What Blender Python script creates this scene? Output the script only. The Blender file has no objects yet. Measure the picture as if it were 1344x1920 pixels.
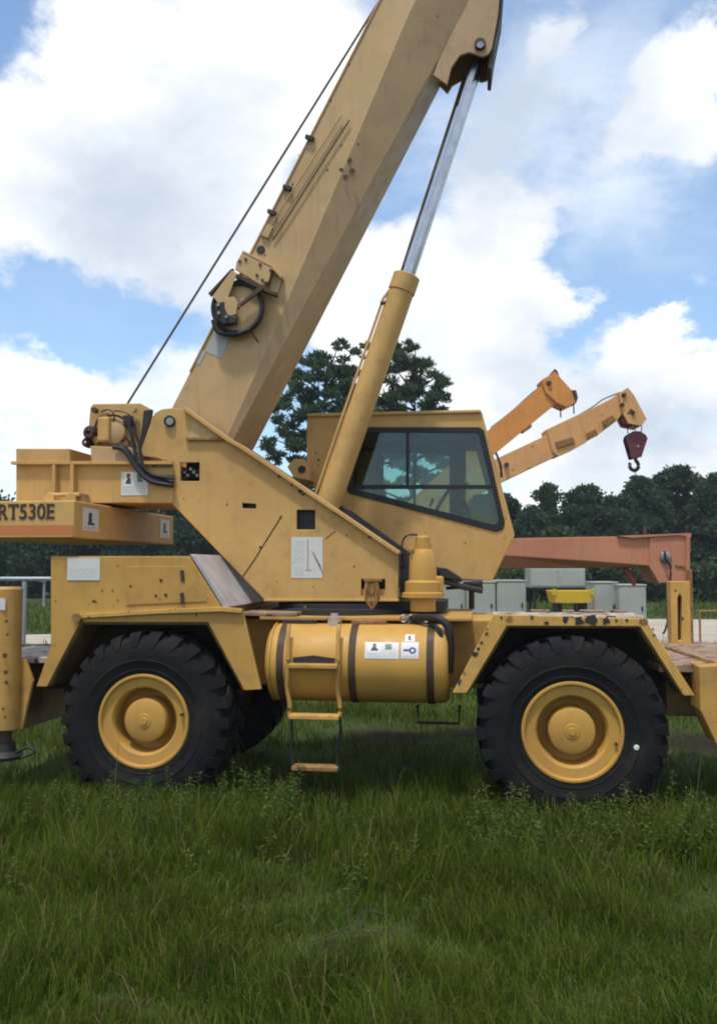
import bpy, bmesh, math, random
import numpy as np
from mathutils import Vector, Matrix
from mathutils.geometry import tessellate_polygon
random.seed(7); rng = np.random.default_rng(7)
R = math.radians
sc = bpy.context.scene
col = sc.collection
# ------------------------------------------------------------------ camera
F, CX, CY = 1650.0, 672.0, 960.0          # focal length and centre of the 1344 x 1920 photograph
H, PITCH = 2.04, math.atan(102/1650)
cam_d = bpy.data.cameras.new('camera'); cam = bpy.data.objects.new('camera', cam_d); col.objects.link(cam)
cam.location = (0, 0, H); cam.rotation_euler = (R(90)+PITCH, 0, 0)
cam_d.sensor_fit = 'HORIZONTAL'; cam_d.sensor_width = 36; cam_d.lens = F/1344*36
cam_d.clip_start = 0.05; cam_d.clip_end = 3000
sc.camera = cam
sc.view_settings.view_transform = 'Standard'; sc.view_settings.look = 'None'
sc.view_settings.exposure = 0.38; sc.view_settings.gamma = 1.0; sc.view_settings.use_curve_mapping = False
sc.cycles.filter_width = 2.0
sc.cycles.max_bounces = 6; sc.cycles.transparent_max_bounces = 12
def ray(px, py):
    c, s = math.cos(PITCH), math.sin(PITCH)
    a, b = (px-CX)/F, (CY-py)/F
    return Vector((a, c-b*s, s+b*c))
def W(px, py, d):                          # world point seen at a pixel, at depth d (metres ahead)
    r = ray(px, py); return Vector((0, 0, H)) + r*(d/r.y)
def G(px, d): return ((px-CX)/F*d, d)
# ------------------------------------------------------------------ node helpers
class NT:
    def __init__(s, tree): s.t = tree; s.n = tree.nodes; s.l = tree.links
    def node(s, typ, **kw):
        n = s.n.new(typ)
        for k, v in kw.items():
            if k.startswith('i_'): n.inputs[k[2:].replace('_', ' ')].default_value = v
            else: setattr(n, k, v)
        return n
    def set(s, sock, v):
        if isinstance(v, bpy.types.NodeSocket): s.l.new(v, sock)
        else: sock.default_value = v
    def math(s, op, a, b=0.0, c=0.0, clamp=False):
        n = s.n.new('ShaderNodeMath'); n.operation = op; n.use_clamp = clamp
        s.set(n.inputs[0], a); s.set(n.inputs[1], b); s.set(n.inputs[2], c); return n.outputs[0]
    def mix(s, f, a, b, blend='MIX'):
        n = s.n.new('ShaderNodeMix'); n.data_type = 'RGBA'; n.blend_type = blend
        s.set(n.inputs[0], f)
        for sock, v in ((n.inputs[6], a), (n.inputs[7], b)):
            s.set(sock, v if isinstance(v, bpy.types.NodeSocket) else (*v, 1) if len(v) == 3 else v)
        return n.outputs[2]
    def step(s, v, a, b, o0=0.0, o1=1.0, smooth=True):
        n = s.n.new('ShaderNodeMapRange'); n.interpolation_type = 'SMOOTHSTEP' if smooth else 'LINEAR'
        s.set(n.inputs[0], v); n.inputs[1].default_value = a; n.inputs[2].default_value = b
        n.inputs[3].default_value = o0; n.inputs[4].default_value = o1; return n.outputs[0]
    def noise(s, vec, scale, detail=3, rough=.55, dist=0.0):
        n = s.n.new('ShaderNodeTexNoise'); n.inputs['Scale'].default_value = scale
        n.inputs['Detail'].default_value = detail; n.inputs['Roughness'].default_value = rough
        n.inputs['Distortion'].default_value = dist
        if vec is not None: s.l.new(vec, n.inputs['Vector'])
        return n.outputs['Fac']
    def mapping(s, vec, scale=(1, 1, 1), loc=(0, 0, 0)):
        n = s.n.new('ShaderNodeMapping'); n.inputs['Scale'].default_value = scale; n.inputs['Location'].default_value = loc
        s.l.new(vec, n.inputs['Vector']); return n.outputs[0]
# ------------------------------------------------------------------ world: blue sky with cumulus
SUN_EL, SUN_AZ = R(71), R(207)             # azimuth from +Y towards +X
wd = bpy.data.worlds.new('World'); sc.world = wd; wd.use_nodes = True
wd.cycles.sampling_method = 'MANUAL'; wd.cycles.sample_map_resolution = 1024
t = NT(wd.node_tree); t.n.clear()
out = t.node('ShaderNodeOutputWorld'); bg = t.node('ShaderNodeBackground'); t.l.new(bg.outputs[0], out.inputs[0])
SKY_STRENGTH = 0.10
sky = t.node('ShaderNodeTexSky', sky_type='NISHITA', sun_disc=False, sun_elevation=SUN_EL, sun_rotation=SUN_AZ,
             altitude=50, air_density=1.0, dust_density=1.4, ozone_density=1.3)
tc = t.node('ShaderNodeTexCoord'); D = tc.outputs['Generated']
# warp the direction a little so that every cloud edge is billowy
nz = t.node('ShaderNodeTexNoise'); nz.inputs['Scale'].default_value = 7.0; nz.inputs['Detail'].default_value = 7; nz.inputs['Roughness'].default_value = .62
t.l.new(t.mapping(D, (1, 1, 1.35)), nz.inputs['Vector'])
wv = t.node('ShaderNodeVectorMath', operation='SUBTRACT'); t.l.new(nz.outputs['Color'], wv.inputs[0]); wv.inputs[1].default_value = (.5, .5, .5)
wm = t.node('ShaderNodeVectorMath', operation='MULTIPLY_ADD'); t.l.new(wv.outputs[0], wm.inputs[0]); wm.inputs[1].default_value = (.18, .18, .18); t.l.new(D, wm.inputs[2])
DW = wm.outputs[0]
def blobs(lst, vec):
    acc = None
    for px, py, r, amp in lst:
        d = ray(px, py).normalized()
        n = t.node('ShaderNodeVectorMath', operation='DISTANCE'); t.l.new(vec, n.inputs[0]); n.inputs[1].default_value = d
        v = t.step(n.outputs['Value'], 0.0, 1.75*r/F, amp, 0.0)
        acc = v if acc is None else t.math('ADD', acc, v)
    return acc
CLOUDS = [(120,150,150,1.0),(330,110,190,1.1),(560,40,150,1.0),(150,330,170,1.0),(330,420,150,1.0),(500,300,150,.9),(40,420,110,.8),
  (620,200,110,.7),(240,520,60,.5),(440,490,90,.7),(20,690,75,.9),(130,740,70,.9),(330,690,95,.9),(230,820,130,.7),(60,850,140,.7),(420,660,60,.6),
  (690,560,110,1.0),(840,490,120,1.0),(940,510,110,1.0),(980,610,110,1.0),(760,640,140,.9),(900,370,75,.75),(950,420,60,.6),(1045,560,55,.6),(640,660,90,.6),
  (990,120,130,.50),(930,250,100,.42),(1030,190,80,.30),(1058,70,40,1.2),(1058,90,30,.5),(1045,390,45,.7),(1090,370,40,.55),(1130,320,45,.6),(1160,270,55,.6),(1200,220,60,.65),(1260,190,75,.9),(1320,230,75,1.0),(1335,110,60,.9),(1290,310,55,.6),
  (1165,640,52,1.5),(1225,640,48,1.3),(1240,710,70,.9),(1120,760,90,.8),(1338,670,45,1.3),(1335,720,62,.8),(1300,850,90,.9),(1000,790,120,.8),(900,740,80,.7),(1272,528,42,1.1),(1180,880,130,.7),(1070,850,90,.6),(1330,15,40,-.4),
  (10,40,90,-1.0),(60,590,80,-.7),(160,600,90,-.9),(260,600,80,-.8),(330,590,60,-.5),(1140,450,110,-.8),(985,350,40,-.4),(1130,170,60,-.5),(1150,60,70,-.4),(1220,90,50,-.3),(1210,430,100,-.8),(1320,440,80,-.7),(1140,130,50,-.4),(760,370,70,-.6),(620,600,40,-.5),(1190,530,60,-.5),(1200,50,60,-.4),
  (1090,640,50,-.7),(1295,620,45,-.8),(1270,790,55,-.5),(1140,580,60,-.5)]
GREY = [(260,390,200,.55),(330,430,130,.3),(430,200,130,.45),(160,410,110,.2),(560,330,120,.25),(1000,150,200,.75),(900,280,140,.45),(970,640,110,.3),(740,690,120,.3),(1170,710,80,.3),(820,440,80,.15),(1200,280,110,.3),(1330,330,80,.25),
  (1000,720,120,.35),(1120,820,120,.35),(1250,770,90,.3),(1200,870,110,.25),(1320,800,90,.25),(120,790,110,.2),(330,760,90,.2)]
n1 = t.noise(D, 2.3, 6, .6); n2 = t.noise(D, 9.0, 7, .62)
fr = t.node('ShaderNodeVectorMath', operation='DISTANCE'); t.l.new(D, fr.inputs[0]); fr.inputs[1].default_value = ray(672, 480).normalized()
away = t.step(fr.outputs['Value'], .42, .75)                 # clear of the clouds above, broken cumulus all round
gen = t.math('MULTIPLY', t.math('ADD', t.step(n1, .40, .62), .12), away)
dens = t.math('ADD', blobs(CLOUDS, DW), gen)
dens = t.math('ADD', dens, t.math('MULTIPLY', t.math('SUBTRACT', n2, .5), .75))
sep = t.node('ShaderNodeSeparateXYZ'); t.l.new(D, sep.inputs[0])
haze = t.step(sep.outputs['Z'], 0.0, .17, .55, 0.0)          # paler towards the horizon
dens = t.math('ADD', dens, haze)
cov = t.step(dens, .10, 1.15)
grey = t.math('ADD', blobs(GREY, DW), t.math('MULTIPLY', t.math('SUBTRACT', t.noise(t.mapping(D, (1, 1, 1.6), (3, 1, 2)), 7.5, 7, .6), .47), 1.15))
grey = t.math('ADD', grey, t.math('MULTIPLY', away, .22), clamp=True)
cloud = t.mix(grey, (9.2, 9.25, 9.3), (4.9, 5.6, 6.6))
blue = t.mix(1.0, sky.outputs[0], (1.48, 1.64, 1.68), 'MULTIPLY')
VEIL = [(1000,150,170,.5),(900,270,150,.5),(1210,250,150,.45),(1110,360,110,.4),(1290,330,130,.45),(1330,60,120,.4),(1120,70,110,.25),(760,330,120,.35),(150,600,160,.2),(1200,480,160,.15)]
veil = t.math('MULTIPLY', blobs(VEIL, DW), t.step(t.noise(t.mapping(D, (1, 1, 2), (0, 4, 1)), 6, 7, .65), .3, .65, .15, .8), clamp=True)
blue = t.mix(veil, blue, (6.6, 7.4, 8.6))
t.l.new(t.mix(cov, blue, cloud), bg.inputs[0]); bg.inputs[1].default_value = SKY_STRENGTH
# ------------------------------------------------------------------ sun (veiled by cloud)
sl = bpy.data.lights.new('sun', 'SUN'); sl.energy = 2.5; sl.angle = R(5); sl.color = (1, .95, .87)
sun = bpy.data.objects.new('sun', sl); col.objects.link(sun)
sd = Vector((math.sin(SUN_AZ)*math.cos(SUN_EL), math.cos(SUN_AZ)*math.cos(SUN_EL), math.sin(SUN_EL)))
sun.rotation_euler = sd.to_track_quat('Z', 'Y').to_euler(); sun.location = (0, 0, 40)
# ------------------------------------------------------------------ materials
def mat(name, base, rough=.6, metal=0.0, var=None, vs=2.0, spots=None, sp_scale=14, sp_thr=.66, streak=0.0, streak_col=(.09,.06,.035), bump=0.0, bscale=60, spec=.35, grime=None):
    m = bpy.data.materials.new(name); m.use_nodes = True; q = NT(m.node_tree)
    b = m.node_tree.nodes['Principled BSDF']; tcn = q.node('ShaderNodeTexCoord'); O = tcn.outputs['Object']
    c = q.mix(q.step(q.noise(O, vs, 4, .6), .3, .7), base, var or tuple(x*.85 for x in base))
    if streak:
        s = q.step(q.noise(q.mapping(O, (9, 9, .7)), 1.6, 4, .6), .5, .78, 0, streak); c = q.mix(s, c, streak_col)
    if streak:
        s = q.step(q.noise(q.mapping(O, (26, 26, .8), (3, 1, 7)), 1.0, 3, .6), .60, .80, 0, streak*1.3); c = q.mix(s, c, (.22, .11, .04))
        s = q.step(q.noise(q.mapping(O, (1, 1, 1), (9, 4, 2)), 2.4, 9, .75), .52, .72, 0, streak); c = q.mix(s, c, tuple(min(1, x*1.25+.03) for x in base))
    if grime:
        s = q.step(q.noise(O, 3.2, 8, .7), .47, .75, 0, grime[1]); c = q.mix(s, c, grime[0])
    if spots:
        a = q.noise(O, sp_scale, 3, .5); a2 = q.noise(O, 1.3, 2)
        s = q.step(q.math('ADD', a, q.math('MULTIPLY', a2, .22)), sp_thr+.10, sp_thr+.13); c = q.mix(s, c, spots)
    q.l.new(c, b.inputs['Base Color'])
    q.l.new(q.step(q.noise(O, 7, 4), .3, .7, max(rough-.1, .03), min(rough+.1, 1)), b.inputs['Roughness'])
    b.inputs['Metallic'].default_value = metal; b.inputs['Specular IOR Level'].default_value = spec
    if bump:
        bn = q.node('ShaderNodeBump'); bn.inputs['Strength'].default_value = bump; bn.inputs['Distance'].default_value = .01
        q.l.new(q.noise(O, bscale, 4), bn.inputs['Height']); q.l.new(bn.outputs[0], b.inputs['Normal'])
    return m
RUST = (.085, .035, .017)
M = {}
M['yellow'] = mat('yellow_paint', (.475,.272,.064), .58, var=(.405,.222,.055), vs=1.6, spots=RUST, sp_scale=21, sp_thr=.72, streak=.22, bump=.04, grime=((.24,.14,.05), .6))
M['yellow_clean'] = mat('tank_yellow_paint', (.475,.268,.055), .52, var=(.415,.225,.048), vs=1.2, streak=.15, bump=.03, grime=((.33,.19,.06), .4))
M['worn'] = mat('worn_yellow_paint', (.55,.32,.075), .6, var=(.44,.25,.07), vs=3.5, spots=(.05,.045,.05), sp_scale=13, sp_thr=.66, streak=.35, bump=.08)
M['faded'] = mat('faded_yellow_paint', (.535,.325,.108), .6, var=(.46,.27,.088), vs=1.1, streak=.2, streak_col=(.16,.105,.06), bump=.03, spots=RUST, sp_scale=19, sp_thr=.755, grime=((.27,.16,.065), .6))
M['tan'] = mat('boom_tan_paint', (.50,.33,.155), .55, var=(.43,.275,.13), vs=.9, streak=.22, streak_col=(.13,.095,.07), bump=.03, grime=((.22,.155,.10), .3))
M['boom_low'] = mat('shaded_boom_paint', (.43,.285,.155), .6, var=(.37,.24,.135), vs=.9, streak=.4, streak_col=(.15,.10,.07), bump=.03, grime=((.23,.15,.095), .45))  # shade of the down-facing plates put into the base, besides streaks and grime
M['well_shade'] = mat('shaded_well_dirt', (.022,.019,.016), .9, var=(.035,.028,.02), vs=4)  # shade under the fenders put into the colour, over black grime
M['deck'] = mat('scuffed_deck', (.46,.40,.33), .6, var=(.30,.23,.17), vs=5, spots=RUST, sp_scale=9, sp_thr=.58, bump=.1)
M['rusty'] = mat('rusty_deck', (.20,.11,.065), .8, var=(.33,.24,.16), vs=4, spots=(.05,.025,.018), sp_scale=11, sp_thr=.6, bump=.15)
M['rust'] = mat('rusted_steel', (.17,.08,.035), .85, var=(.30,.17,.06), vs=18, bump=.2)
M['radiator'] = mat('pale_worn_steel', (.50,.48,.49), .4, metal=.2, var=(.36,.33,.34), vs=3, spots=RUST, sp_scale=10, sp_thr=.72)
M['chassis'] = mat('dirty_chassis_paint', (.20,.12,.04), .75, var=(.10,.065,.03), vs=4, bump=.1, grime=((.03,.026,.022), .6))
M['black'] = mat('black_steel', (.018,.018,.02), .6, var=(.03,.028,.027), vs=9)
M['hose'] = mat('black_hose', (.013,.014,.019), .5)
M['rubber'] = mat('tyre_rubber', (.0065,.0068,.0085), .85, var=(.010,.010,.011), vs=4, bump=.25, bscale=45, spec=.2, grime=((.05,.043,.033), .40))
M['strap'] = mat('brown_steel_strap', (.045,.026,.02), .65, var=(.07,.04,.025), vs=10)
M['chrome'] = mat('chromed_rod', (.44,.46,.50), .22, metal=1.0, var=(.38,.40,.44), vs=5)
M['steel'] = mat('bare_steel', (.30,.30,.31), .45, metal=.7, var=(.2,.19,.19), vs=12)
M['rope'] = mat('wire_rope', (.11,.11,.105), .6, metal=.3, var=(.09,.09,.085), vs=2)
M['grey'] = mat('grey_placard', (.40,.40,.40), .6, var=(.34,.34,.34))
M['seat'] = mat('dark_vinyl', (.02,.025,.028), .6)
M['cabin'] = mat('cab_lining', (.05,.055,.055), .7)
M['console'] = mat('console_grey', (.26,.29,.29), .6)
M['lime'] = mat('yellow_green_strip', (.42,.42,.05), .6)
M['letter'] = mat('dark_brown_lettering', (.045,.028,.022), .6)
M['orange_stripe'] = mat('orange_stripe', (.50,.17,.05), .6, var=(.44,.16,.055))
M['orange'] = mat('orange_crane_paint', (.62,.255,.055), .5, var=(.54,.21,.05), vs=1.2, streak=.25, spots=RUST, sp_scale=6, sp_thr=.70)
M['pale_orange'] = mat('pale_orange_crane_paint', (.62,.325,.13), .55, var=(.54,.27,.10), vs=1.4, streak=.25, spots=RUST, sp_scale=5, sp_thr=.68)
M['red_orange'] = mat('faded_red_orange_paint', (.52,.215,.12), .6, var=(.45,.18,.105), vs=1.0, streak=.2, spots=RUST, sp_scale=6, sp_thr=.74)
M['maroon'] = mat('maroon_paint', (.13,.03,.035), .5, var=(.09,.025,.03), vs=8)
M['red'] = mat('red_paint', (.40,.08,.07), .5)
M['cabinet'] = mat('pale_grey_cabinet_paint', (.34,.365,.335), .55, var=(.30,.33,.30), vs=2, streak=.12)
M['bin'] = mat('bright_yellow_bin_paint', (.62,.42,.03), .5, var=(.55,.36,.03), streak=.2)
M['galv'] = mat('galvanised_pipe', (.34,.37,.41), .5, metal=.5, var=(.26,.28,.31), vs=6)
M['bark'] = mat('bark', (.06,.045,.035), .9, var=(.035,.028,.024), vs=5, bump=.4)
M['gravel'] = mat('pale_gravel', (.40,.35,.28), .95, var=(.33,.28,.22), vs=.6, bump=.4, bscale=14)
M['white_paint'] = mat('white_paint_mark', (.7,.7,.68), .6)

def sticker_mat(name, kind, axis=0):
    m = bpy.data.materials.new(name); m.use_nodes = True; q = NT(m.node_tree); b = m.node_tree.nodes['Principled BSDF']
    g = q.node('ShaderNodeTexCoord').outputs['Generated']; s = q.node('ShaderNodeSeparateXYZ'); q.l.new(g, s.inputs[0])
    z = s.outputs[2]
    x = q.math('ADD', s.outputs[axis], q.math('MULTIPLY', q.math('SUBTRACT', q.noise(g, 7, 3), .5), .22 if kind in ('warning', 'figure') else .0))
    def inr(v, a, c): return q.math('MULTIPLY', q.math('GREATER_THAN', v, a), q.math('LESS_THAN', v, c))
    def box(x0, x1, z0, z1): return q.math('MULTIPLY', inr(x, x0, x1), inr(z, z0, z1))
    def lines(x0, x1, z0, z1, n):
        w = q.math('FRACT', q.math('MULTIPLY', z, n)); br = q.math('GREATER_THAN', q.noise(q.mapping(g, (22, 1, n)), 1.0, 1), .44)
        return q.math('MULTIPLY', q.math('MULTIPLY', box(x0, x1, z0, z1), q.math('LESS_THAN', w, .5)), br)
    c = q.mix(q.noise(g, 6, 3), (.60,.60,.58), (.50,.50,.49))
    ink = (.03,.035,.06)
    if kind == 'chart':      # a load-range diagram: a boom line, an arc and small print
        d = q.math('ABSOLUTE', q.math('SUBTRACT', x, .53)); c = q.mix(q.math('MULTIPLY', q.math('LESS_THAN', d, .022), inr(z, .2, .95)), c, (.36,.29,.17))
        c = q.mix(box(.45, .66, .17, .21), c, (.36,.29,.17)); c = q.mix(q.math('MULTIPLY', lines(.06, .42, .35, .9, 16), .35), c, (.2,.2,.2))
        c = q.mix(q.math('MULTIPLY', lines(.1, .42, .06, .3, 16), .4), c, (.2,.2,.2))
    elif kind == 'warning':
        a = q.math('ABSOLUTE', q.math('SUBTRACT', x, .28)); c = q.mix(box(.10, .46, .42, .97), c, (.66,.66,.62)); c = q.mix(box(.60,.80,.55,.9), c, (.10,.16,.13))
        c = q.mix(q.math('MULTIPLY', inr(z, .48, .86), q.math('LESS_THAN', a, q.math('MULTIPLY', q.math('SUBTRACT', 1.0, z), .22))), c, ink)
        c = q.mix(box(.22,.34,.82,.92), c, ink)
        c = q.mix(q.math('MULTIPLY', lines(.5, .94, .1, .5, 11), .5), c, (.25,.27,.3)); c = q.mix(q.math('MULTIPLY', lines(.06, .48, .08, .36, 9), .6), c, (.2,.2,.25))
    elif kind == 'badge':    # a blue round mark with a short dark bar beside it
        d = q.math('SQRT', q.math('ADD', q.math('POWER', q.math('SUBTRACT', x, .66), 2), q.math('POWER', q.math('SUBTRACT', z, .5), 2)))
        c = q.mix(q.math('MULTIPLY', q.math('LESS_THAN', d, .21), q.math('GREATER_THAN', d, .09)), c, (.03,.035,.22))
        c = q.mix(box(.14, .46, .44, .58), c, (.03,.03,.09)); c = q.mix(q.math('MULTIPLY', lines(.1, .9, .06, .18, 12), .5), c, ink)
    elif kind == 'print':
        c = q.mix(q.math('MULTIPLY', lines(.08, .92, .08, .5, 9), .3), c, (.2,.22,.28))
    elif kind == 'figure':
        a = q.math('ABSOLUTE', q.math('SUBTRACT', x, .45)); c = q.mix(q.math('MULTIPLY', inr(z, .3, .8), q.math('LESS_THAN', a, .12)), c, ink)
        c = q.mix(box(.3,.75,.25,.36), c, ink); c = q.mix(q.math('MULTIPLY', lines(.1,.9,.04,.2,14), .5), c, ink)
    q.l.new(c, b.inputs['Base Color']); b.inputs['Roughness'].default_value = .5
    return m
for k in ('chart', 'warning', 'badge', 'print', 'figure'): M['st_'+k] = sticker_mat('sticker_'+k, k)
M['st_side'] = sticker_mat('sticker_side', 'figure', 1)

def glass_mat():
    m = bpy.data.materials.new('tinted_glass'); m.use_nodes = True; q = NT(m.node_tree); q.n.clear()
    o = q.node('ShaderNodeOutputMaterial'); mx = q.node('ShaderNodeMixShader'); tr = q.node('ShaderNodeBsdfTransparent'); gl = q.node('ShaderNodeBsdfGlossy')
    tr.inputs[0].default_value = (.70, .82, .79, 1); gl.inputs['Roughness'].default_value = .04
    fr = q.node('ShaderNodeFresnel'); fr.inputs[0].default_value = 1.5
    q.l.new(q.math('ADD', q.math('MULTIPLY', fr.outputs[0], 1.0), .01), mx.inputs[0])
    q.l.new(tr.outputs[0], mx.inputs[1]); q.l.new(gl.outputs[0], mx.inputs[2]); q.l.new(mx.outputs[0], o.inputs[0])
    return m
M['glass'] = glass_mat()

def leaf_mat(name, c1, c2, c3, transl=.3, rough=.65, dry=0.0, patch=None):
    m = bpy.data.materials.new(name); m.use_nodes = True; q = NT(m.node_tree); b = m.node_tree.nodes['Principled BSDF']
    a = q.node('ShaderNodeAttribute', attribute_name='tint')
    g = q.node('ShaderNodeNewGeometry').outputs['Position']
    c = q.mix(a.outputs['Fac'], c1, c2); c = q.mix(q.step(q.noise(g, .9, 4), .45, .65), c, c3)
    if patch: c = q.mix(q.step(q.noise(q.mapping(g, (1, 1, .1)), 2.2, 5, .65), .5, .68, 0, .75), c, patch[0]); c = q.mix(q.step(q.noise(q.mapping(g, (1, 1, .1), (5, 2, 0)), 1.5, 5, .65), .52, .7, 0, .7), c, patch[1])
    if dry: c = q.mix(q.step(a.outputs['Fac'], 1-dry, 1-dry+.02), c, (.20,.155,.07))
    q.l.new(c, b.inputs['Base Color']); b.inputs['Roughness'].default_value = rough; b.inputs['Specular IOR Level'].default_value = .10
    tl = q.node('ShaderNodeBsdfTranslucent'); q.l.new(c, tl.inputs[0]); mx = q.node('ShaderNodeMixShader'); mx.inputs[0].default_value = transl
    o = m.node_tree.nodes['Material Output']; q.l.new(b.outputs[0], mx.inputs[1]); q.l.new(tl.outputs[0], mx.inputs[2]); q.l.new(mx.outputs[0], o.inputs[0])
    return m
M['grass'] = leaf_mat('grass_blades', (.050,.088,.007), (.110,.150,.014), (.062,.110,.009), .35, .6, dry=.09, patch=((.088,.098,.020), (.036,.066,.010)))
M['weed'] = leaf_mat('weed_leaves', (.065,.105,.022), (.125,.165,.045), (.08,.125,.03), .3, dry=.04)
M['pine'] = leaf_mat('pine_needles', (.045,.085,.045), (.085,.130,.062), (.056,.098,.050), .35)
M['leaf'] = leaf_mat('tree_leaves', (.034,.066,.036), (.062,.100,.050), (.044,.080,.040), .35)
M['bush'] = leaf_mat('bush_leaves', (.050,.085,.035), (.080,.115,.045), (.058,.095,.034), .25)

def ground_mat():
    m = bpy.data.materials.new('grassy_ground'); m.use_nodes = True; q = NT(m.node_tree); b = m.node_tree.nodes['Principled BSDF']
    g = q.node('ShaderNodeNewGeometry').outputs['Position']
    n = q.noise(g, .35, 6, .6); f = q.noise(g, 5, 6, .7)
    c = q.mix(q.step(n, .35, .65), (.036,.056,.014), (.054,.078,.020)); c = q.mix(q.step(f, .5, .75, 0, .6), c, (.045,.036,.018))
    at = q.node('ShaderNodeAttribute', attribute_name='bare'); c = q.mix(q.step(q.math('ADD', at.outputs['Fac'], q.math('MULTIPLY', q.math('SUBTRACT', f, .5), .8)), .25, .7), c, q.mix(f, (.009,.007,.005), (.032,.023,.015)))
    q.l.new(c, b.inputs['Base Color']); b.inputs['Roughness'].default_value = .95; b.inputs['Specular IOR Level'].default_value = .1
    bn = q.node('ShaderNodeBump'); bn.inputs['Strength'].default_value = .6; bn.inputs['Distance'].default_value = .06; q.l.new(f, bn.inputs['Height']); q.l.new(bn.outputs[0], b.inputs['Normal'])
    return m
M['ground'] = ground_mat()
# ------------------------------------------------------------------ mesh helpers
def tag(o, label=None, cat=None, group=None, kind=None):
    if label: o['label'] = label
    if cat: o['category'] = cat
    if group: o['group'] = group
    if kind: o['kind'] = kind
    return o
def empty(name, loc, rz=0, label=None, cat=None, group=None):
    o = bpy.data.objects.new(name, None); o.empty_display_size = .3; o.location = loc; o.rotation_euler = (0, 0, rz); col.objects.link(o)
    return tag(o, label, cat, group)
class MB:
    def __init__(s): s.v = []; s.f = []
    def add(s, vs, fs):
        k = len(s.v); s.v += [tuple(p) for p in vs]; s.f += [tuple(i+k for i in f) for f in fs]; return s
    def box(s, a, b):
        (x0, y0, z0), (x1, y1, z1) = a, b
        return s.add([(x0,y0,z0),(x1,y0,z0),(x1,y1,z0),(x0,y1,z0),(x0,y0,z1),(x1,y0,z1),(x1,y1,z1),(x0,y1,z1)],
                     [(0,3,2,1),(4,5,6,7),(0,1,5,4),(1,2,6,5),(2,3,7,6),(3,0,4,7)])
    def prism(s, poly, v0, v1, holes=()):
        """(x, z) outline extruded along y from v0 to v1, with optional holes"""
        loops = [list(poly)] + [list(h) for h in holes]
        allp = [p for l in loops for p in l]; n = len(allp)
        vs = [(p[0], v0, p[1]) for p in allp] + [(p[0], v1, p[1]) for p in allp]; fs = []
        if holes:
            for tr in tessellate_polygon([[Vector((p[0], p[1], 0)) for p in l] for l in loops]):
                fs += [tuple(tr), tuple(n+i for i in reversed(tr))]
        else: fs += [tuple(range(n)), tuple(range(2*n-1, n-1, -1))]
        k = 0
        for l in loops:
            m = len(l); fs += [(k+i, k+(i+1) % m, n+k+(i+1) % m, n+k+i) for i in range(m)]; k += m
        return s.add(vs, fs)
    def cyl(s, a, b, r0, r1=None, n=20, caps=True):
        a, b = Vector(a), Vector(b); r1 = r0 if r1 is None else r1
        q = (b-a).to_track_quat('Z', 'Y'); vs = []
        for p, r in ((a, r0), (b, r1)):
            vs += [p + q @ Vector((r*math.cos(2*math.pi*i/n), r*math.sin(2*math.pi*i/n), 0)) for i in range(n)]
        fs = [(i, (i+1) % n, n+(i+1) % n, n+i) for i in range(n)]
        if caps: fs += [tuple(range(n-1, -1, -1)), tuple(range(n, 2*n))]
        return s.add(vs, fs)
    def lathe(s, c, axis, prof, n=40):
        """profile of (radius, distance along the axis)"""
        c = Vector(c); q = Vector(axis).to_track_quat('Z', 'Y'); vs = []; m = len(prof)
        for r, h in prof: vs += [c + q @ Vector((r*math.cos(2*math.pi*i/n), r*math.sin(2*math.pi*i/n), h)) for i in range(n)]
        fs = [(k*n+i, k*n+(i+1) % n, (k+1)*n+(i+1) % n, (k+1)*n+i) for k in range(m-1) for i in range(n)]
        return s.add(vs, fs)
    def tube(s, pts, r, n=8, sub=4):
        P = [Vector(p) for p in pts]
        if sub > 1 and len(P) > 2:
            Q = []
            for i in range(len(P)-1):
                p0, p1, p2, p3 = P[max(i-1, 0)], P[i], P[i+1], P[min(i+2, len(P)-1)]
                for k in range(sub):
                    u = k/sub; Q.append(.5*((2*p1)+(p2-p0)*u+(2*p0-5*p1+4*p2-p3)*u*u+(3*p1-p0-3*p2+p3)*u**3))
            P = Q+[P[-1]]
        vs = []
        for i, p in enumerate(P):
            d = (P[min(i+1, len(P)-1)]-P[max(i-1, 0)]).normalized(); q = d.to_track_quat('Z', 'Y')
            rr = r[i] if isinstance(r, (list, tuple)) else r
            vs += [p + q @ Vector((rr*math.cos(2*math.pi*k/n), rr*math.sin(2*math.pi*k/n), 0)) for k in range(n)]
        m = len(P); fs = [(k*n+i, k*n+(i+1) % n, (k+1)*n+(i+1) % n, (k+1)*n+i) for k in range(m-1) for i in range(n)]
        return s.add(vs, fs + [tuple(range(n-1, -1, -1)), tuple(range((m-1)*n, m*n))])
    def bar(s, a, b, w, h):
        """rectangular bar from a to b: w across y, h across the rest"""
        a, b = Vector(a), Vector(b); d = (b-a).normalized(); y = Vector((0, 1, 0)); z = d.cross(y).normalized()
        vs = [p+y*(sy*w/2)+z*(sz*h/2) for p in (a, b) for sy, sz in ((-1,-1),(1,-1),(1,1),(-1,1))]
        return s.add(vs, [(0,3,2,1),(4,5,6,7),(0,1,5,4),(1,2,6,5),(2,3,7,6),(3,0,4,7)])
    def build(s, name, m, parent=None, bevel=0.0, smooth=False, ang=40):
        me = bpy.data.meshes.new(name); me.from_pydata(s.v, [], s.f); 
        bm = bmesh.new(); bm.from_mesh(me); bmesh.ops.recalc_face_normals(bm, faces=bm.faces); bm.to_mesh(me); bm.free()
        me.materials.append(m); o = bpy.data.objects.new(name, me); col.objects.link(o)
        if parent: o.parent = parent
        if smooth: me.shade_smooth(); me.set_sharp_from_angle(angle=R(ang))
        if bevel:
            b = o.modifiers.new('bevel', 'BEVEL'); b.width = bevel; b.segments = 2; b.limit_method = 'ANGLE'; b.angle_limit = R(35); b.harden_normals = False
        return o
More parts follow.
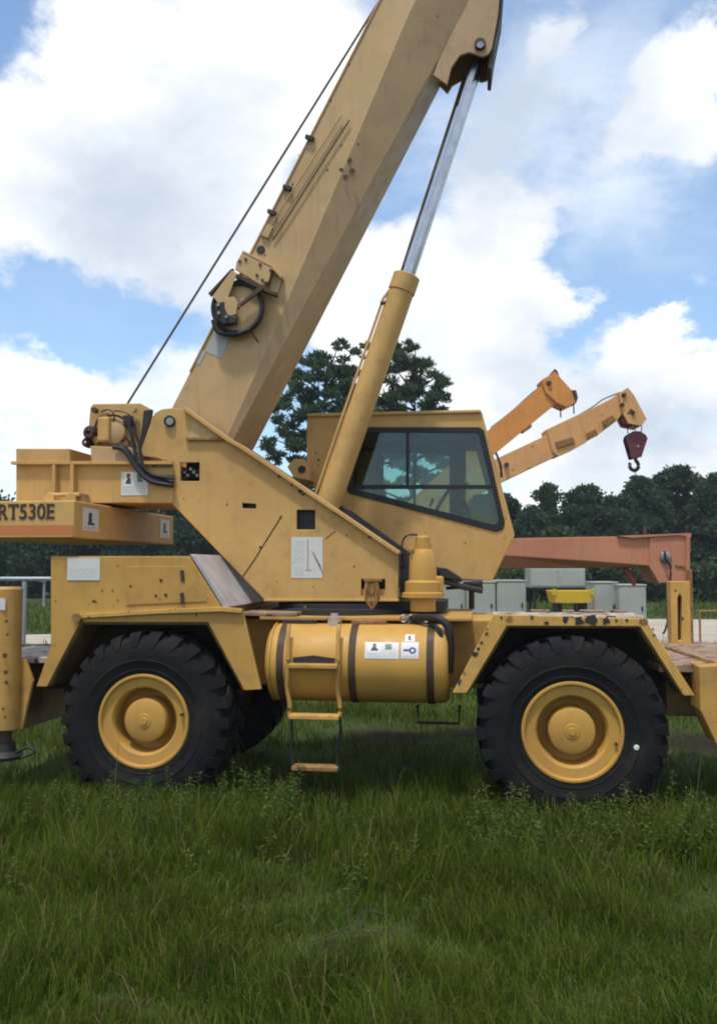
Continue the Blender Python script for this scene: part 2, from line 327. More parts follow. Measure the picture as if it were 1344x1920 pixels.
def raw(name, V, Fc, m, parent=None, tint=None, quads=True):
    """large numpy mesh; Fc an (n, 3) or (n, 4) index array"""
    me = bpy.data.meshes.new(name); n, k = Fc.shape
    me.vertices.add(len(V)); me.vertices.foreach_set('co', V.astype(np.float32).ravel())
    me.loops.add(n*k); me.loops.foreach_set('vertex_index', Fc.astype(np.int32).ravel())
    me.polygons.add(n); me.polygons.foreach_set('loop_start', np.arange(0, n*k, k, dtype=np.int32))
    me.update(calc_edges=True)
    if tint is not None:
        a = me.attributes.new('tint', 'FLOAT', 'POINT'); a.data.foreach_set('value', tint.astype(np.float32))
    me.materials.append(m); o = bpy.data.objects.new(name, me); col.objects.link(o)
    if parent: o.parent = parent
    return o
# ================================================================== THE SETTING
# crane frame: x along the crane (front to the right), y away from the camera, z up
PSI = R(7.6); OX, OY = -1.82, 7.45
U = Vector((math.cos(PSI), -math.sin(PSI), 0)); V_ = Vector((math.sin(PSI), math.cos(PSI), 0)); O3 = Vector((OX, OY, 0))
def L(px, py, v):
    """crane coordinates (x, z) of the point seen at a pixel on the plane y = v"""
    c = Vector((0, 0, H)) - O3; r = ray(px, py); k = (v - c.dot(V_))/r.dot(V_); p = c + r*k
    return (p.dot(U), p.z)
def PP(pts, v): return [L(x, y, v) for x, y in pts]
def P3(px, py, v): x, z = L(px, py, v); return (x, v, z)
def local(x, y): d = Vector((x, y, 0))-O3; return d.dot(U), d.dot(V_)
BARE = [(*G(225, 4.2), .10, 1.0), (*G(262, 4.16), .09, .9), (*G(300, 4.1), .10, .8), (*G(690, 4.95), .13, .85), (*G(610, 4.85), .14, .85), (*G(650, 4.8), .10, .8), (*G(740, 5.1), .10, .7), (*G(600, 7.0), .45, .8), (*G(560, 7.4), .4, .7),
        (*G(720, 10.6), 1.1, .7), (*G(880, 10.9), .8, .65), (*G(1320, 10.3), 1.3, .7), (*G(1310, 8.4), .8, .5), (*G(620, 3.9), .2, .6), (*G(960, 4.3), .15, .5), (*G(640,9.4),.7,.35)]
def bare_at(x, y):
    b = np.zeros_like(x)
    for bx, by, r, a in BARE: b = np.maximum(b, a*np.exp(-((x-bx)**2+((y-by)*1.0)**2)/(r*r)*1.2))
    return b
def rise(x, y):
    return .035*np.sin(x*1.3+y*.7)*np.cos(y*1.1-x*.5)*np.exp(-((y-5.2)/2.2)**2)
def ground():
    xs = np.unique(np.concatenate([np.array([-900,-400,-150,-70,-40,-25,-15]), np.linspace(-9, 9, 150), np.array([15,25,40,70,150,400,900])]))
    ys = np.unique(np.concatenate([np.array([-300,-80,-20,-5,0,1.5]), np.linspace(2.5, 14, 110), np.array([16,19,23,28,35,45,60,90,150,300,700,1500])]))
    X, Y = np.meshgrid(xs, ys); Z = rise(X, Y); V = np.stack([X, Y, Z], -1).reshape(-1, 3)
    nx, ny = len(xs), len(ys); i = (np.arange(ny-1)[:, None]*nx+np.arange(nx-1)[None]).ravel()
    o = raw('ground', V, np.stack([i, i+1, i+nx+1, i+nx], 1), M['ground'])
    a = o.data.attributes.new('bare', 'FLOAT', 'POINT'); a.data.foreach_set('value', bare_at(V[:, 0], V[:, 1]).astype(np.float32))
    o.data.shade_smooth(); tag(o, kind='structure')
ground()
def gravel():
    pts_n, pts_f = [], []
    for x in np.linspace(-60, 70, 66):
        pts_n.append((x, 22.8+.5*math.sin(x*.6)-.02*max(x, 0)+random.uniform(-.2, .2))); pts_f.append((x, (26.6 if x < 2 else min(26.6+(x-2)*1.1, 34))+random.uniform(-.25, .25)))
    vs = [(x, y, .006) for x, y in pts_n]+[(x, y, .006) for x, y in pts_f]; n = len(pts_n)
    tag(MB().add(vs, [(i, i+1, n+i+1, n+i) for i in range(n-1)]).build('gravel_road', M['gravel']), kind='structure')
gravel()
# ------------------------------------------------------------------ grass and weeds
def blades(name, x, y, h, w, m, lean=.45, z0=None, label=None):
    n = len(x); a = rng.uniform(0, 2*math.pi, n); la = 7*vnoise(x, y, 1.7, 1)+rng.normal(0, 1.7, n); ln = rng.uniform(.1, 1, n)**1.3*lean*2
    dx, dy = np.cos(a)*w/2, np.sin(a)*w/2; lx, ly = np.cos(la)*ln*h, np.sin(la)*ln*h
    z = rise(x, y) - .01
    def row(fh, fl, fw): return [np.stack([x+lx*fl+s*dx*fw, y+ly*fl+s*dy*fw, z+h*fh], -1) for s in (-1, 1)]
    rows = row(0, 0, 1)+row(.45, .16, .9)+row(.8, .5, .6)+[np.stack([x+lx, y+ly, z+h*(1-.25*ln)], -1)]
    V = np.stack(rows, 1).reshape(-1, 3); b = np.arange(n)*7
    T = np.concatenate([np.stack([b+i, b+j, b+k], 1) for i, j, k in ((0,1,3),(0,3,2),(2,3,5),(2,5,4),(4,5,6))])
    o = raw(name, V, T, m, tint=np.repeat(rng.uniform(0, 1, n), 7)); tag(o, kind='stuff')
    return o
def scatter(n, d0, d1, margin=.12, power=1.0):
    d = d0+(d1-d0)*rng.uniform(0, 1, n)**power; hw = (CX/F*(1+margin))*d+.25
    return rng.uniform(-1, 1, n)*hw, d
def vnoise(x, y, s, k=0):
    return .5+.25*(np.sin(x*s+1.7*np.sin(y*s*.8+k)+k)+np.cos(y*s*1.2+1.3*np.sin(x*s*.7-k)+2*k))
def under(x, y):           # inside the crane's footprint
    dx, dy = x-OX, y-OY; u = dx*U.x+dy*U.y; v = dx*V_.x+dy*V_.y
    return (u > -1.5) & (u < 5.2) & (v > .3) & (v < 2.6)
def grass():
    X, Y, Hh, Wd = [], [], [], []
    for n, d0, d1, hm, wm in ((150000, 3.0, 5.4, .125, .0045), (100000, 5.4, 7.8, .15, .0055), (60000, 7.8, 13, .14, .009), (40000, 13, 24, .14, .02), (26000, 24, 50, .2, .05)):
        x, y = scatter(n, d0, d1); b = bare_at(x, y); cl = vnoise(x, y, 2.6)*.6+vnoise(x, y, 7.5, 2)*.4
        keep = (rng.uniform(0, 1, n) < (1-b*1.25)*(.22+1.0*cl**1.4)); keep &= ~(under(x, y) & (rng.uniform(0, 1, n) < .2))
        if d0 >= 13: keep &= ~((y > 22.5) & (y < np.where(x < 2, 26.6, np.minimum(26.6+(x-2)*1.1, 34))))
        h = hm*(.30+1.15*cl**1.3)*rng.lognormal(0, .42, n)*(1-.5*np.clip(b, 0, 1))
        X.append(x[keep]); Y.append(y[keep]); Hh.append(h[keep]); Wd.append((wm*rng.uniform(.6, 1.3, n))[keep])
    blades('grass', np.concatenate(X), np.concatenate(Y), np.concatenate(Hh), np.concatenate(Wd), M['grass'])
    # taller seed stalks and uncut grass round the wheels
    x, y = scatter(60000, 6.0, 7.5); xi, vi = (x-OX)*U.x+(y-OY)*U.y, (x-OX)*V_.x+(y-OY)*V_.y
    k = (vi > -1.1) & (vi < .0) & (rng.uniform(0, 1, len(x)) < np.clip(1-np.abs(vi+.35)*1.2, 0, 1)*(.25+.6*(np.abs(xi) < 1.3)+.15*(np.abs(xi-3.5) < 1.6)))
    blades('tall_grass', x[k], y[k], rng.uniform(.14, .34, k.sum()), rng.uniform(.004, .009, k.sum()), M['grass'], lean=.4)
grass()
def weeds():
    V, T, C = [], [], []; k = 0
    spots = []
    for px0, px1, d0, d1, n, h0, h1 in ((150, 560, 6.5, 7.3, 60, .2, .48), (880, 1344, 6.0, 6.8, 75, .18, .50), (0, 1344, 5.5, 7.0, 36, .15, .3), (0, 160, 6.6, 7.6, 10, .2, .35), (420,560,7.0,7.6,14,.3,.5)):
        for _ in range(n):
            d = random.uniform(d0, d1); x, _y = G(random.uniform(px0, px1), d); spots.append((x, d, random.uniform(h0, h1)))
    for x, y, h in spots:
        lean = (random.uniform(-.2, .2), random.uniform(-.2, .2)); nl = int(10+h*40); tn = random.random()
        for i in range(nl):
            f = .12+.88*i/nl; a = i*2.4+random.uniform(-.4, .4); s = random.uniform(.04, .085)*(1.15-.6*f)*1.1
            c = np.array([x+lean[0]*h*f*f, y+lean[1]*h*f*f, h*f]); d = np.array([math.cos(a), math.sin(a), random.uniform(.1, .9)]); d /= np.linalg.norm(d)
            sd_ = np.cross(d, [0, 0, 1]); sd_ /= np.linalg.norm(sd_)
            V += [c, c+d*s*.5+sd_*s*.17, c+d*s+np.array([0, 0, -.25*s]), c+d*s*.5-sd_*s*.17]; T.append((k, k+1, k+2, k+3)); C += [(tn*.6+random.random()*.4)]*4; k += 4
        a = np.array([x, y, 0]); b = np.array([x+lean[0]*h, y+lean[1]*h, h]); w = np.array([.003, 0, 0])
        V += [a-w, a+w, b+w*.5, b-w*.5]; T.append((k, k+1, k+2, k+3)); C += [tn*.5]*4; k += 4
    tag(raw('weeds', np.array(V), np.array(T), M['weed'], tint=np.array(C)), kind='stuff')
weeds()
def twigs():               # a dead branch and dry stalks lying in the grass
    o = MB()
    x, y = G(690, 4.95)
    o.tube([(x-.3, y-.1, .03), (x-.08, y, .08), (x-.02, y+.03, .14), (x+.12, y+.04, .11)], .0045, 5)
    o.tube([(x-.02, y+.03, .14), (x-.05, y-.06, .02)], .004, 5); o.tube([(x-.22, y-.05, .05), (x+.1, y-.05, .06), (x+.24, y+.02, .03)], .004, 5)
    o.tube([(x-.1, y-.02, .07), (x-.12, y+.05, .16)], .003, 5)
    tag(o.build('fallen_branch', M['bark'], smooth=True), 'dark dead branch sticking up from a bare patch in the foreground grass', 'branch')
twigs()
# ------------------------------------------------------------------ trees
def crown(name, clumps, m, leaf, per, parent, up=.3, needle=False):
    """many leaf-sized faces spread through uneven clumps: (x, y, z, radius)"""
    C, D_, S = [], [], []
    for x, y, z, r in clumps:
        n = int(per*(r/.8)**2)+8; d = rng.normal(0, 1, (n, 3)); d /= np.linalg.norm(d, axis=1)[:, None]
        rad = r*rng.uniform(.15, 1.12, n)**.6*np.where(rng.uniform(0, 1, n) < .16, rng.uniform(1.0, 1.5, n), 1.0); C.append(np.array([x, y, z])+d*rad[:, None]*(np.array([1.15, 1.15, .6]) if needle else np.array([1.1, 1.1, .8]))); D_.append(d+rng.normal(0, .6, (n, 3))+np.array([0, 0, up])); S.append(leaf*rng.uniform(.55, 1.35, n))
    C, D_, S = np.concatenate(C), np.concatenate(D_), np.concatenate(S); n = len(C); D_ /= np.linalg.norm(D_, axis=1)[:, None]
    q = rng.normal(0, 1, (n, 3)); sd_ = np.cross(D_, q); sd_ /= np.linalg.norm(sd_, axis=1)[:, None]; w = (.12 if needle else .36)
    a, b = D_*S[:, None], sd_*(S*w)[:, None]
    V = np.stack([C-a*.5, C+b, C+a*.5, C-b], 1).reshape(-1, 3)
    return raw(name, V, np.arange(n*4).reshape(-1, 4), m, parent, tint=np.repeat(rng.uniform(0, 1, n), 4))
def tree(name, base, h, clumps, m, leaf, per, label, cat='tree', needle=False, trunk_r=.2):
    bx, by = base; e = empty(name, (bx, by, 0), 0, label, cat)
    cl = [(x-bx, y-by, z, r) for x, y, z, r in clumps]
    crown('crown', cl, m, leaf, per, e, needle=needle)
    t_ = MB(); top = h*.93; wob = lambda z: (math.sin(z*.7+bx)*.12, math.cos(z*.6+by)*.1)
    P = [(*wob(z), z-.1) for z in np.linspace(0, top, 7)]; t_.tube(P, [trunk_r*(1-.85*i/6) for i in range(7)], 8, sub=1)
    for x, y, z, r in cl[::7]:
        z0 = max(min(z-.3-.22*math.hypot(x, y), top*.95), h*.12); w0 = wob(z0)
        t_.tube([(*w0, z0), ((x+w0[0])*.5, (y+w0[1])*.5, (z0*.35+z*.65)-.1), (x, y, z)], [.05*trunk_r/.2+.02, .045, .015], 5, sub=1)
    t_.build('trunk', M['bark'], e, smooth=True)
    return e
def px_clumps(lst, d, jit, seed):
    r_ = random.Random(seed); o = []
    for x, y, r in lst:
        for k in range(7):
            a, q = r_.uniform(0, 6.28), r_.uniform(.2, .95)*r; dd = d+r_.uniform(-jit, jit); p = W(x+q*math.cos(a), y+q*math.sin(a)*.8, dd); o.append((p.x, p.y, p.z, r/F*dd*r_.uniform(.30, .54)))
    return o
pine_a = [(600,668,24),(572,692,27),(640,690,33),(682,660,20),(545,720,30),(602,722,36),(652,735,38),(522,752,28),(572,768,38),(622,778,38),(532,798,30),(503,826,20),(548,840,30),(592,815,32),(515,858,18),(560,872,22),(612,850,36),(662,800,36),(640,650,16),(655,880,34),(600,910,34),(690,850,30),(540,905,24),(690,900,34),(640,950,36)]
pine_b = [(758,655,24),(742,688,32),(786,688,28),(815,708,25),(755,728,38),(800,742,36),(834,738,17),(722,762,38),(762,790,36),(812,775,30),(735,836,30),(790,850,30),(828,800,22),(756,905,20),(815,905,26),(840,860,24),(710,700,26),(780,950,40),(850,940,36),(705,850,26),(752,865,24),(772,885,24),(822,852,24),(700,905,26)]
tree('pine_tree', (*G(612, 36),), 10.2, px_clumps(pine_a, 36, 1.2, 1), M['pine'],  .26, 1150, 'tall dark pine seen between the raised boom and the lift cylinder', needle=True, trunk_r=.2)
tree('pine_tree', (*G(775, 37),), 10.6, px_clumps(pine_b, 37, 1.2, 2), M['pine'], .26, 1150, 'dark pine rising directly behind the cab roof of the yellow crane', needle=True, trunk_r=.2)
def far_tree(px, top, hw, d, label, seed, conic=False, m='leaf', name='broadleaf_tree'):
    r_ = random.Random(seed); cl = []
    zt = W(px, top, d).z; x0, _ = G(px, d); w = hw/F*d; n = int(60+hw*1.6)
    for i in range(n):
        f = (i+.5)/n; z = .9+(zt-1.3)*f
        ww = w*((1-f*.85) if conic else min(1, 1.25*math.sqrt(max(1-f**2.2, 0))+.1))
        a = r_.uniform(0, 6.28); q = math.sqrt(r_.random())
        cl.append((x0+math.cos(a)*ww*q, d+math.sin(a)*ww*q*.8, z+r_.uniform(-.3, .3), r_.uniform(.32, .8)*(.8 if conic else 1)*(1.05-.4*f)))
    cl.append((x0, d, zt-.35, .4)); cl.append((x0+w*.3, d, zt-.9, .55)); cl.append((x0-w*.35, d, zt-.8, .5))
    return tree(name, (x0, d), zt, cl, M[m], .22, 760, label, trunk_r=.17)
for a in ((950,925,32,57,'dark rounded tree just right of the cab front, below the pale orange boom',11), (1027,905,34,56,'pointed dark tree rising left of the hook block behind the cabinets',12,True,'pine','conifer_tree'),
          (1000,950,36,54,'low dark tree between the cab front and the pointed tree',13), (1097,910,48,58,'broad dark tree standing left below the maroon hook block',14),
          (1160,930,42,57,'lower dark tree in the dip right under the hook',15), (1205,893,45,58,'dark tree with a sloping left shoulder just right of the hook',16),
          (1272,872,62,60,'tallest broad dark tree on the right of the far tree line',17), (1345,892,52,57,'dark tree cut by the right edge of the photograph',18),
          (1048,985,34,50,'paler green small tree low in front of the pointed tree',19,False,'bush')): far_tree(*a)
def wood():                # the far-off wood on the left, only seen in gaps as one mass
    cl = []; r_ = random.Random(5)
    for i in range(420):
        px = r_.uniform(-500, 900); d = r_.uniform(56, 64); top = (955 if px < 80 else 925 if px < 440 else 950)+10*math.sin(px*.03)+8*math.sin(px*.11)
        zt = W(px, top, d).z; x, _ = G(px, d); cl.append((x, d, r_.uniform(.12, 1)**.9*zt-.4, r_.uniform(.8, 1.5)))
    o = crown('distant_wood', cl, M['leaf'], .3, 420, None); tag(o, kind='stuff')
    cl = []
    for i in range(120):
        px = r_.uniform(1120, 1700); d = r_.uniform(50, 53); x, _ = G(px, d); cl.append((x, d, r_.uniform(.2, 2.0), r_.uniform(.5, .9)))
    for i in range(60):
        px = r_.uniform(930, 1120); d = r_.uniform(50, 53); x, _ = G(px, d); cl.append((x, d, r_.uniform(.2, 1.5), r_.uniform(.5, .8)))
    tag(crown('undergrowth', cl, M['bush'], .32, 300, None), kind='stuff')
    cl = []
    for i in range(150):
        px = r_.uniform(930, 1800); d = r_.uniform(60, 66); x, _ = G(px, d); cl.append((x, d, r_.uniform(.3, 4.6), r_.uniform(.9, 1.6)))
    tag(crown('distant_wood', cl, M['leaf'], .3, 420, None), kind='stuff')
wood()
# ------------------------------------------------------------------ fences
def pipe_fence():
    x0, d = G(48, 22.5); e = empty('pipe_fence', (x0, d, 0), 0, 'grey pipe fence with top rail in the grass behind the crane rear', 'fence')
    for k in (-3, -2, -1, 0, 1, 2):
        MB().cyl((k*2.5, 0, -.1), (k*2.5, 0, 1.66), .06, n=12).build('post', M['galv'], e, smooth=True)
    MB().cyl((-8, 0, 1.72), (5.2, 0, 1.72), .055, n=12).build('top_rail', M['galv'], e, smooth=True)
    MB().cyl((.29, .6, 1.0), (.29, .6, 1.66), .035, n=10).cyl((.29, .6, 1.64), (.29, 0, 1.7), .03, n=8).build('brace', M['galv'], e, smooth=True)
pipe_fence()
def rusty_rail():
    x0, d = G(1308, 23.5); e = empty('pipe_rail', (x0, d, 0), 0, 'thin rusty pipe rail on the gravel at the right edge', 'fence')
    for k in (0, 1.6, 3.2): MB().cyl((k, 0, -.1), (k, 0, .83), .03, n=10).build('post', M['rust'], e, smooth=True)
    MB().cyl((-.03, 0, .85), (3.3, 0, .85), .03, n=10).build('rail', M['rust'], e, smooth=True)
rusty_rail()
# ------------------------------------------------------------------ cabinets and bin behind the crane
def cabinet(px0, px1, top, d, label, z0=0.0, doors=1, depth=.9):
    x0, x1 = G(px0, d)[0], G(px1, d)[0]; zt = W(px0, top, d).z; xc = (x0+x1)/2; w = (x1-x0)/2
    e = empty('electrical_cabinet', (xc, d, z0), 0, label, 'cabinet', 'pale grey electrical cabinets behind the crane'); h = zt-z0
    MB().box((-w, 0, .06), (w, depth, h-.04)).build('housing', M['cabinet'], e, bevel=.012)
    MB().box((-w-.02, -.03, h-.04), (w+.02, depth+.02, h)).build('lid', M['cabinet'], e, bevel=.01)
    MB().box((-w+.03, .03, 0), (w-.03, depth-.03, .06)).build('plinth', M['black'], e)
    for k in range(doors):
        a = -w+2*w*k/doors+.02; b = -w+2*w*(k+1)/doors-.02
        dr = MB().box((a, -.022, .1), (b, -.002, h-.08)).build('door', M['cabinet'], e, bevel=.006)
        MB().box((b-.12, -.05, h*.55), (b-.08, -.023, h*.55+.12)).build('handle', M['black'], dr)
cabinet(828, 872, 1093, 24.5, 'grey cabinet just under the cab step, leftmost of the row')
cabinet(874, 928, 1090, 24.3, 'grey cabinet second from the left, below the cab corner')
cabinet(930, 985, 1088, 24.3, 'grey cabinet with a slightly raised lid left of the dark gap')
cabinet(1112, 1156, 1091, 24.0, 'grey cabinet immediately right of the yellow bin')
cabinet(1158, 1209, 1096, 23.6, 'nearest grey cabinet at the right end of the row')
def stand_cabinet():
    d = 25.5; x0, x1 = G(994, d)[0], G(1096, d)[0]; zb, zt = W(0, 1102, d).z, W(0, 1066, d).z; xc = (x0+x1)/2; w = (x1-x0)/2
    s = empty('steel_stand', (xc, d, 0), 0, 'dark open steel stand carrying the raised pale cabinet', 'stand')
    for sx in (-1, 1):
        for sy in (.1, .8): MB().box((sx*(w-.12)-.04, sy-.04, 0), (sx*(w-.12)+.04, sy+.04, zb-.06)).build('leg', M['black'], s)
    MB().box((-w+.02, .02, zb-.06), (w-.02, .9, zb-.002)).build('frame', M['black'], s)
    e = empty('electrical_cabinet', (xc, d, zb), 0, 'wide pale cabinet raised on a dark stand above the yellow bin', 'cabinet')
    MB().box((-w, 0, 0), (w, .95, zt-zb)).build('housing', M['cabinet'], e, bevel=.012)
    for sx in (-1, 0):
        MB().box((sx*w+.02, -.02, .05), (sx*w+w-.02, -.002, zt-zb-.05)).build('door', M['cabinet'], e, bevel=.006)
stand_cabinet()
def yellow_bin():
    d = 23.2; x0, x1 = G(1034, d)[0], G(1112, d)[0]; zt = W(0, 1108, d).z; zb = W(0, 1131, d).z; xc = (x0+x1)/2; w = (x1-x0)/2
    e = empty('steel_bin', (xc, d, 0), 0, 'bright yellow open steel bin between the grey cabinets', 'bin')
    b = MB(); 
    for y0, y1 in ((0, .04), (.76, .8)): b.prism([(-w, zt), (w, zt), (w-.08, zb), (-w+.08, zb)], y0, y1)
    for s in (-1, 1): b.bar((s*(w-.02), .4, zt), (s*(w-.1), .4, zb), .72, .04)
    b.box((-w+.1, .04, zb), (w-.1, .76, zb+.04)); b.build('tub', M['bin'], e, bevel=.01)
    for s in (-1, 1): MB().box((s*(w-.05)-.05, -.03, zt-.12), (s*(w-.05)+.05, -.002, zt+.05)).build('lug', M['bin'], e, bevel=.006)
    for s in (-.6, .6):
        MB().box((s*w-.06, .1, 0), (s*w+.06, .7, zb-.002)).build('leg', M['black'], e)
yellow_bin()
# ------------------------------------------------------------------ cranes standing behind
def wheel_simple(e, x, y, r=.7, w=.5, m='orange'):
    wl = MB().lathe((x, y, r), (0, -1, 0), [(.02,.03),(.17,.03),(.19,-.02),(.28,-.12),(.34,-.02),(.40,.0)], 24).build('wheel', M[m], e, smooth=True)
    MB().lathe((x, y, r), (0, -1, 0), [(.40,-.02),(.44,.02),(.6,.04),(r-.03,0),(r,-.06),(r,-w+.06),(r-.04,-w),(.4,-w+.05)], 28).build('tyre', M['rubber'], wl, smooth=True)
def section(poly, v0, v1, inset):
    """box section: polygon given as (top pairs, bottom pairs), lower half leaning inwards"""
def back_crane(name, d, root_px, label, mname, yaw=0, body=(-2.6, 1.6)):
    x, y = G(root_px, d); e = empty(name, (x, y, 0), yaw, label, 'crane'); m = M[mname]; a, b = body
    MB().box((a, .55, .75), (b, 1.75, 1.3)).build('chassis', m, e, bevel=.02)
    for wx in (a+.9, b-.9):
        wheel_simple(e, wx, .05, m=mname); wheel_simple(e, wx, 1.75, m=mname)
    MB().cyl((0, 1.15, 1.3), (0, 1.15, 1.45), .6, n=28).build('turntable', M['black'], e, smooth=True)
    MB().prism([(-1.2, 1.45), (.5, 1.45), (.5, 1.75), (-.4, 2.35), (-1.2, 2.35)], .75, 1.55).build('turret', m, e, bevel=.02)
    return e
def loc(e, p):             # world point -> object space of an unrotated thing
    return (p.x-e.location.x, p.y-e.location.y, p.z)
def C5(cx, cy): return (900+cx/3.027, 660+cy/3.027)
def flat_part(e, name, pts, d0, d1, m, parent=None, bevel=.01):
    """outline given in the photograph's pixels at depth d0, as a solid going back to d1 at its true size"""
    q = [loc(e, W(x, y, d0)) for x, y in pts]; y0 = d0-e.location.y
    return MB().prism([(p[0], p[2]) for p in q], y0, y0+(d1-d0)).build(name, m, parent or e, bevel=bevel)
# pale orange crane with the hook block
A = back_crane('mobile_crane', 19.0, 700, 'pale orange crane boom with angled head, hook block under its tip', 'pale_orange')
dA = 19.9
b1 = flat_part(A, 'boom', [(735, 958)]+[C5(*p) for p in ((95,603),(395,462),(430,592),(118,742))]+[(752, 1012)], dA, dA+.5, M['pale_orange'])
flat_part(A, 'boom_collar', [C5(*p) for p in ((375,440),(560,352),(600,515),(545,545),(440,592),(408,560))], dA-.04, dA+.54, M['pale_orange'])
flat_part(A, 'boom_section', [C5(*p) for p in ((560,356),(800,236),(822,330),(780,385),(690,455),(598,512))], dA, dA+.5, M['pale_orange'])
flat_part(A, 'boom_head', [C5(*p) for p in ((785,235),(838,200),(872,240),(945,378),(915,420),(840,405),(806,340))], dA-.06, dA+.56, M['pale_orange'])
for p, r in (((815,245),.05),((805,300),.045),((150,640),.05),((865,345),.05)):
    q = loc(A, W(*C5(*p), dA-.06)); MB().cyl((q[0], q[1]-.04, q[2]), (q[0], q[1]+.05, q[2]), r, n=14).build('pin', M['black'], A, smooth=True)
for a_, b_ in (((430,530),(530,500)),((610,480),(660,455)),((700,410),(760,375))):
    q0, q1 = loc(A, W(*C5(*a_), dA-.03)), loc(A, W(*C5(*b_), dA-.03)); MB().bar((q0[0], q0[1]-.02, q0[2]), (q1[0], q1[1]-.02, q1[2]), .05, .16).build('wear_pad', M['rust'], A, bevel=.01)
q = [loc(A, W(*C5(*p), dA+.2)) for p in ((560,352),(640,305),(700,262),(800,222))]; MB().tube([(a, b, c-.02) for a, b, c in q], .018, 6).build('cable', M['rope'], A, smooth=True)
for p0, p1 in (((835,405),(838,462)),((918,418),(912,462)),((880,410),(878,456))):
    MB().cyl(loc(A, W(*C5(*p0), dA+.2)), loc(A, W(*C5(*p1), dA+.2)), .012, n=8).build('hoist_rope', M['rope'], A)
q = loc(A, W(*C5(832,385), dA+.1)); MB().lathe((q[0], q[1], q[2]), (0, -1, 0), [(.02,.1),(.14,.1),(.17,.06),(.17,-.06),(.14,-.1),(.02,-.1)], 20).build('sheave', M['maroon'], A, smooth=True)
hp = W(*C5(878, 455), dA+.2); HB = empty('hook_block', (hp.x, hp.y, hp.z), 0, 'maroon hook block with an open hook hanging against the cloudy sky', 'hook block')
def hb(cx, cy): p = W(*C5(cx, cy), dA+.2); return (p.x-hp.x, p.z-hp.z)
hk = [hb(*p) for p in ((855,455),(900,455),(930,475),(940,495),(905,600),(852,610),(820,500),(826,476))]
for y0 in (-.14, .11): MB().prism(hk, y0, y0+.03).build('cheek_plate', M['maroon'], HB, bevel=.006)
q = hb(880, 500); MB().lathe((q[0], 0, q[1]), (0, -1, 0), [(.03,.1),(.2,.1),(.17,.05),(.17,-.05),(.2,-.09),(.03,-.09)], 22).build('sheave', M['maroon'], HB, smooth=True)
q = hb(878, 560); MB().box((q[0]-.1, -.105, q[1]-.14), (q[0]+.1, .105, q[1]+.1)).build('trunnion', M['maroon'], HB, bevel=.01)
q = hb(884, 540); MB().cyl((q[0], -.16, q[1]), (q[0], -.142, q[1]), .03, n=12).build('bolt', M['steel'], HB)
MB().tube([(*hb(880,590)[:1], 0, hb(880,590)[1])]+[(hb(*p)[0], 0, hb(*p)[1]) for p in ((882,612),(895,632),(897,655),(878,672),(855,662),(848,640),(853,628))], [.035]*4+[.045]*20+[.04]*4+[.012], 8).build('hook', M['strap'], HB, smooth=True)
# darker orange crane
B = back_crane('mobile_crane', 24.0, 640, 'darker orange crane boom ending in a square head, above the pale one', 'orange')
dB = 25.0
flat_part(B, 'boom', [(700, 1000)]+[C5(*p) for p in ((50,440),(350,190),(432,292),(82,580))]+[(725, 1030)], dB, dB+.6, M['orange'])
flat_part(B, 'boom_head', [C5(*p) for p in ((348,158),(425,110),(520,215),(548,250),(545,285),(490,312),(432,285),(372,228))], dB-.07, dB+.67, M['orange'])
flat_part(B, 'head_lug', [C5(*p) for p in ((408,112),(425,93),(440,108),(450,140),(425,128))], dB+.05, dB+.5, M['strap'])
flat_part(B, 'head_lug', [C5(*p) for p in ((520,215),(545,215),(556,258),(545,290),(530,250))], dB-.09, dB+.5, M['strap'])
flat_part(B, 'sheave', [C5(*p) for p in ((375,165),(400,160),(405,180),(385,190))], dB-.12, dB-.075, M['strap'])
flat_part(B, 'wear_pad', [C5(*p) for p in ((235,445),(290,405),(295,425),(250,455))], dB-.05, dB+.3, M['rust'])
for p0, p1 in (((455,305),(458,372)),((530,292),(532,350))):
    MB().cyl(loc(B, W(*C5(*p0), dB+.3)), loc(B, W(*C5(*p1), dB+.3)), .02, n=8).build('hoist_rope', M['rope'], B)
q = [loc(B, W(*C5(*p), dB+.2)) for p in ((60,425),(180,330),(280,240),(350,185))]; MB().tube([(a, b, c-.02) for a, b, c in q], .02, 6).build('cable', M['rope'], B, smooth=True)
# red-orange crane with a level boom
Cc = back_crane('mobile_crane', 14.6, 560, 'faded red-orange crane with its boom lying level, square boom head on the right', 'red_orange', body=(-2.2, 1.9))
dC = 15.4
def trap_boom(e, name, top, mid, bot, d0, width, inset, m):
    """top/mid/bottom rows in pixels: upright upper side, lower side leaning inwards"""
    n = len(top); vs = []; y0 = d0-e.location.y
    for (row, ins) in ((top, 0), (mid, 0), (bot, inset)):
        for s in (0, 1):
            for x, y in row:
                p = loc(e, W(x, y, d0)); vs.append((p[0], y0+(ins if s == 0 else width-ins), p[2]))
    near = [0, 2*n, 4*n]; far = [n, 3*n, 5*n]; fs = []
    ring = [near[0], near[1], near[2], far[2], far[1], far[0]]
    for k in range(n-1):
        for i in range(6): a, b = ring[i], ring[(i+1) % 6]; fs.append((a+k, a+k+1, b+k+1, b+k))
    fs += [tuple(r for r in ring), tuple(r+n-1 for r in reversed(ring))]
    return MB().add(vs, fs).build(name, m, e, bevel=.01)
trap_boom(Cc, 'boom', [(520, 1012), C5(190,1058), C5(600,1050), C5(965,1046)], [(520, 1046), C5(150,1155), C5(600,1185), C5(965,1214)], [(520, 1075), C5(100,1230), C5(600,1226), C5(965,1222)], dC, .62, .16, M['red_orange'])
flat_part(Cc, 'boom_head', [C5(*p) for p in ((962,1052),(1125,1040),(1180,1046),(1182,1310),(1015,1312),(962,1222))], dC-.03, dC+.65, M['red_orange'])
